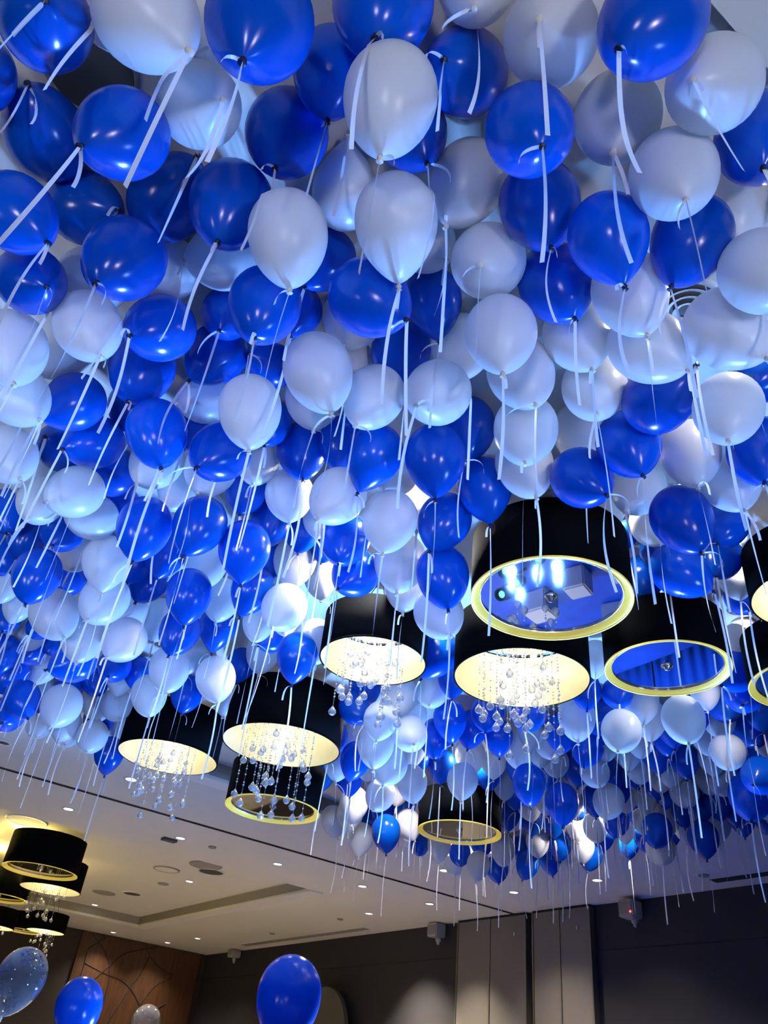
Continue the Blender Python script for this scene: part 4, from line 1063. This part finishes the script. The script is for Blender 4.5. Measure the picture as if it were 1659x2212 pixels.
# ---------------------------------------------------------------- balloons floating lower in the room
bm = bmesh.new(); lathe(bm, balloon_profile(0.10), 40); bmesh.ops.recalc_face_normals(bm, faces=bm.faces[:])
CLEAR = mesh_of(bm, 'skin', 'clear_film', True)
bm = bmesh.new(); lathe(bm, [(0, 0), (0.06, 0), (0.055, 0.05), (0.03, 0.085), (0, 0.09)], 20); WEIGHT = mesh_of(bm, 'weight', 'dark_metal', True)
def low_balloon(px, py, D, wpx, clear, label, tilt=(0, 0)):
    p = at_depth(px, py, D * FPX / wpx)
    r = root('clear_balloon' if clear else 'blue_balloon', (p.x, p.y, 0), label, 'balloon', 'balloons floating low in the room')
    q = DOWN.rotation_difference(Vector((tilt[0], tilt[1], -1)).normalized())
    k = Vector((tilt[0], tilt[1], -1)).normalized()
    put('skin', CLEAR if clear else SKIN['b', 0], r, (0, 0, p.z), q, D)
    kp = Vector((0, 0, p.z)) + k * (D * 0.765)
    put('knot', SKIN['w' if clear else 'b', 'knot'], r, kp, q, D)
    bm = bmesh.new()
    n = 24
    path = [kp + Vector((0.012 * math.sin(i * 0.7), 0.012 * math.cos(i * 0.9), -(kp.z - 0.08) * i / n)) - Vector((kp.x * i / n, kp.y * i / n, 0)) for i in range(n + 1)]
    ribbon_strip(bm, None, path, 0.012, 0.6, 5.0)
    put('ribbon', mesh_of(bm, 'ribbon', 'satin_ribbon', True), r)
    put('weight', WEIGHT, r)
low_balloon(625, 2146, 0.30, 138, False, 'bright blue balloon floating alone low in front of the dark wall')
low_balloon(171, 2170, 0.30, 98, False, 'darker blue balloon floating in front of the wood panel', (0.1, 0))
low_balloon(47, 2108, 0.30, 104, True, 'large see-through balloon floating below the far chandelier', (-0.15, 0.15))
low_balloon(315, 2208, 0.30, 62, True, 'small see-through balloon low in front of the wood panel')

# ---------------------------------------------------------------- stage floor below the frame: seen only in the drum mirrors
r = root('stage_platform', (6.6, 5.4, 0), 'low dark blue stage platform reflected in the drum mirrors', 'stage')
put('deck', boxmesh('deck', -1.9, 2.2, -2.6, 2.2, 0.10, 0.16, 'stage_deck'), r)
for sx in (-1.7, 2.0):
    for sy in (-2.4, 2.0): put('leg', boxmesh('leg', sx - 0.04, sx + 0.04, sy - 0.04, sy + 0.04, 0, 0.10, 'dark_metal'), r)
bm = bmesh.new(); lathe(bm, [(0, 0.0), (0.075, 0.0), (0.085, 0.02), (0.085, 0.20), (0.078, 0.20), (0.074, 0.17), (0.074, 0.06), (0, 0.06)], 20)
CAN = mesh_of(bm, 'can', 'dark_metal', True)
bm = bmesh.new(); lathe(bm, [(0, 0.165), (0.04, 0.165)], 20); CANLENS = mesh_of(bm, 'lens', 'led_lens_blue')
YOKE = boxmesh('yoke', -0.012, 0.012, -0.10, 0.10, -0.13, -0.11, 'dark_metal')
for (x, y), t in zip(PARS, PAR_AIM):
    r = root('stage_wash_can', (x, y, 0.30), 'black stage light can shining cyan, reflected in the big drum mirror', 'stage light', 'stage light cans')
    d = (Vector(t) - Vector((x, y, 0.30))).normalized(); q = Vector((0, 0, 1)).rotation_difference(d)
    cn = put('can', CAN, r, (0, 0, 0), q); put('lens', CANLENS, cn)
    put('yoke', YOKE, r)
for i, (x, y, s, a) in enumerate(((6.35, 5.30, 0.14, 0.3), (6.45, 4.70, 0.14, 0.5), (6.45, 6.00, 0.17, 0.2), (7.05, 6.75, 0.15, 0.8), (7.3, 5.5, 0.15, 0.4))):
    o = put('cube_plinth', boxmesh('cube_plinth', -s, s, -s, s, 0, 0.30, 'plinth_white', 0.02), None, (x, y, 0.16), (0, 0, a))
    tag(o, 'white cube plinth on the stage, reflected in the drum mirror', 'plinth', 'white cube plinths on the stage')

bm = bmesh.new()
prev = None
for i in range(141):
    y = 4.4 + 3.6 * i / 140; x = 8.95 + 0.010 * math.sin(i * 0.9)
    cur = (bm.verts.new((x, y, 0.01)), bm.verts.new((x, y, 1.9)))
    if prev: bm.faces.new((prev[0], cur[0], cur[1], prev[1]))
    prev = cur
plain('drape_blue', (0.02, 0.14, 0.6), 0.7)
r = root('added_drape', (0, 0, 0), 'added pleated blue drape at the foot of the wall, reflected in the smaller drum mirror', 'drape')  # drape added to give the smaller mirror a blue reflection
d = put('cloth', mesh_of(bm, 'cloth', 'drape_blue', True), r)
sm = d.modifiers.new('thickness', 'SOLIDIFY'); sm.thickness = 0.006
bm = bmesh.new(); tube(bm, [(8.95, 4.3, 1.91), (8.95, 8.1, 1.91)], 0.02, 8); put('rail', mesh_of(bm, 'rail', 'dark_metal'), r)
for y in (4.35, 6.2, 8.05):
    bm = bmesh.new(); tube(bm, [(8.95, y, 0), (8.95, y, 1.9)], 0.018, 8); put('post', mesh_of(bm, 'post', 'dark_metal'), r)
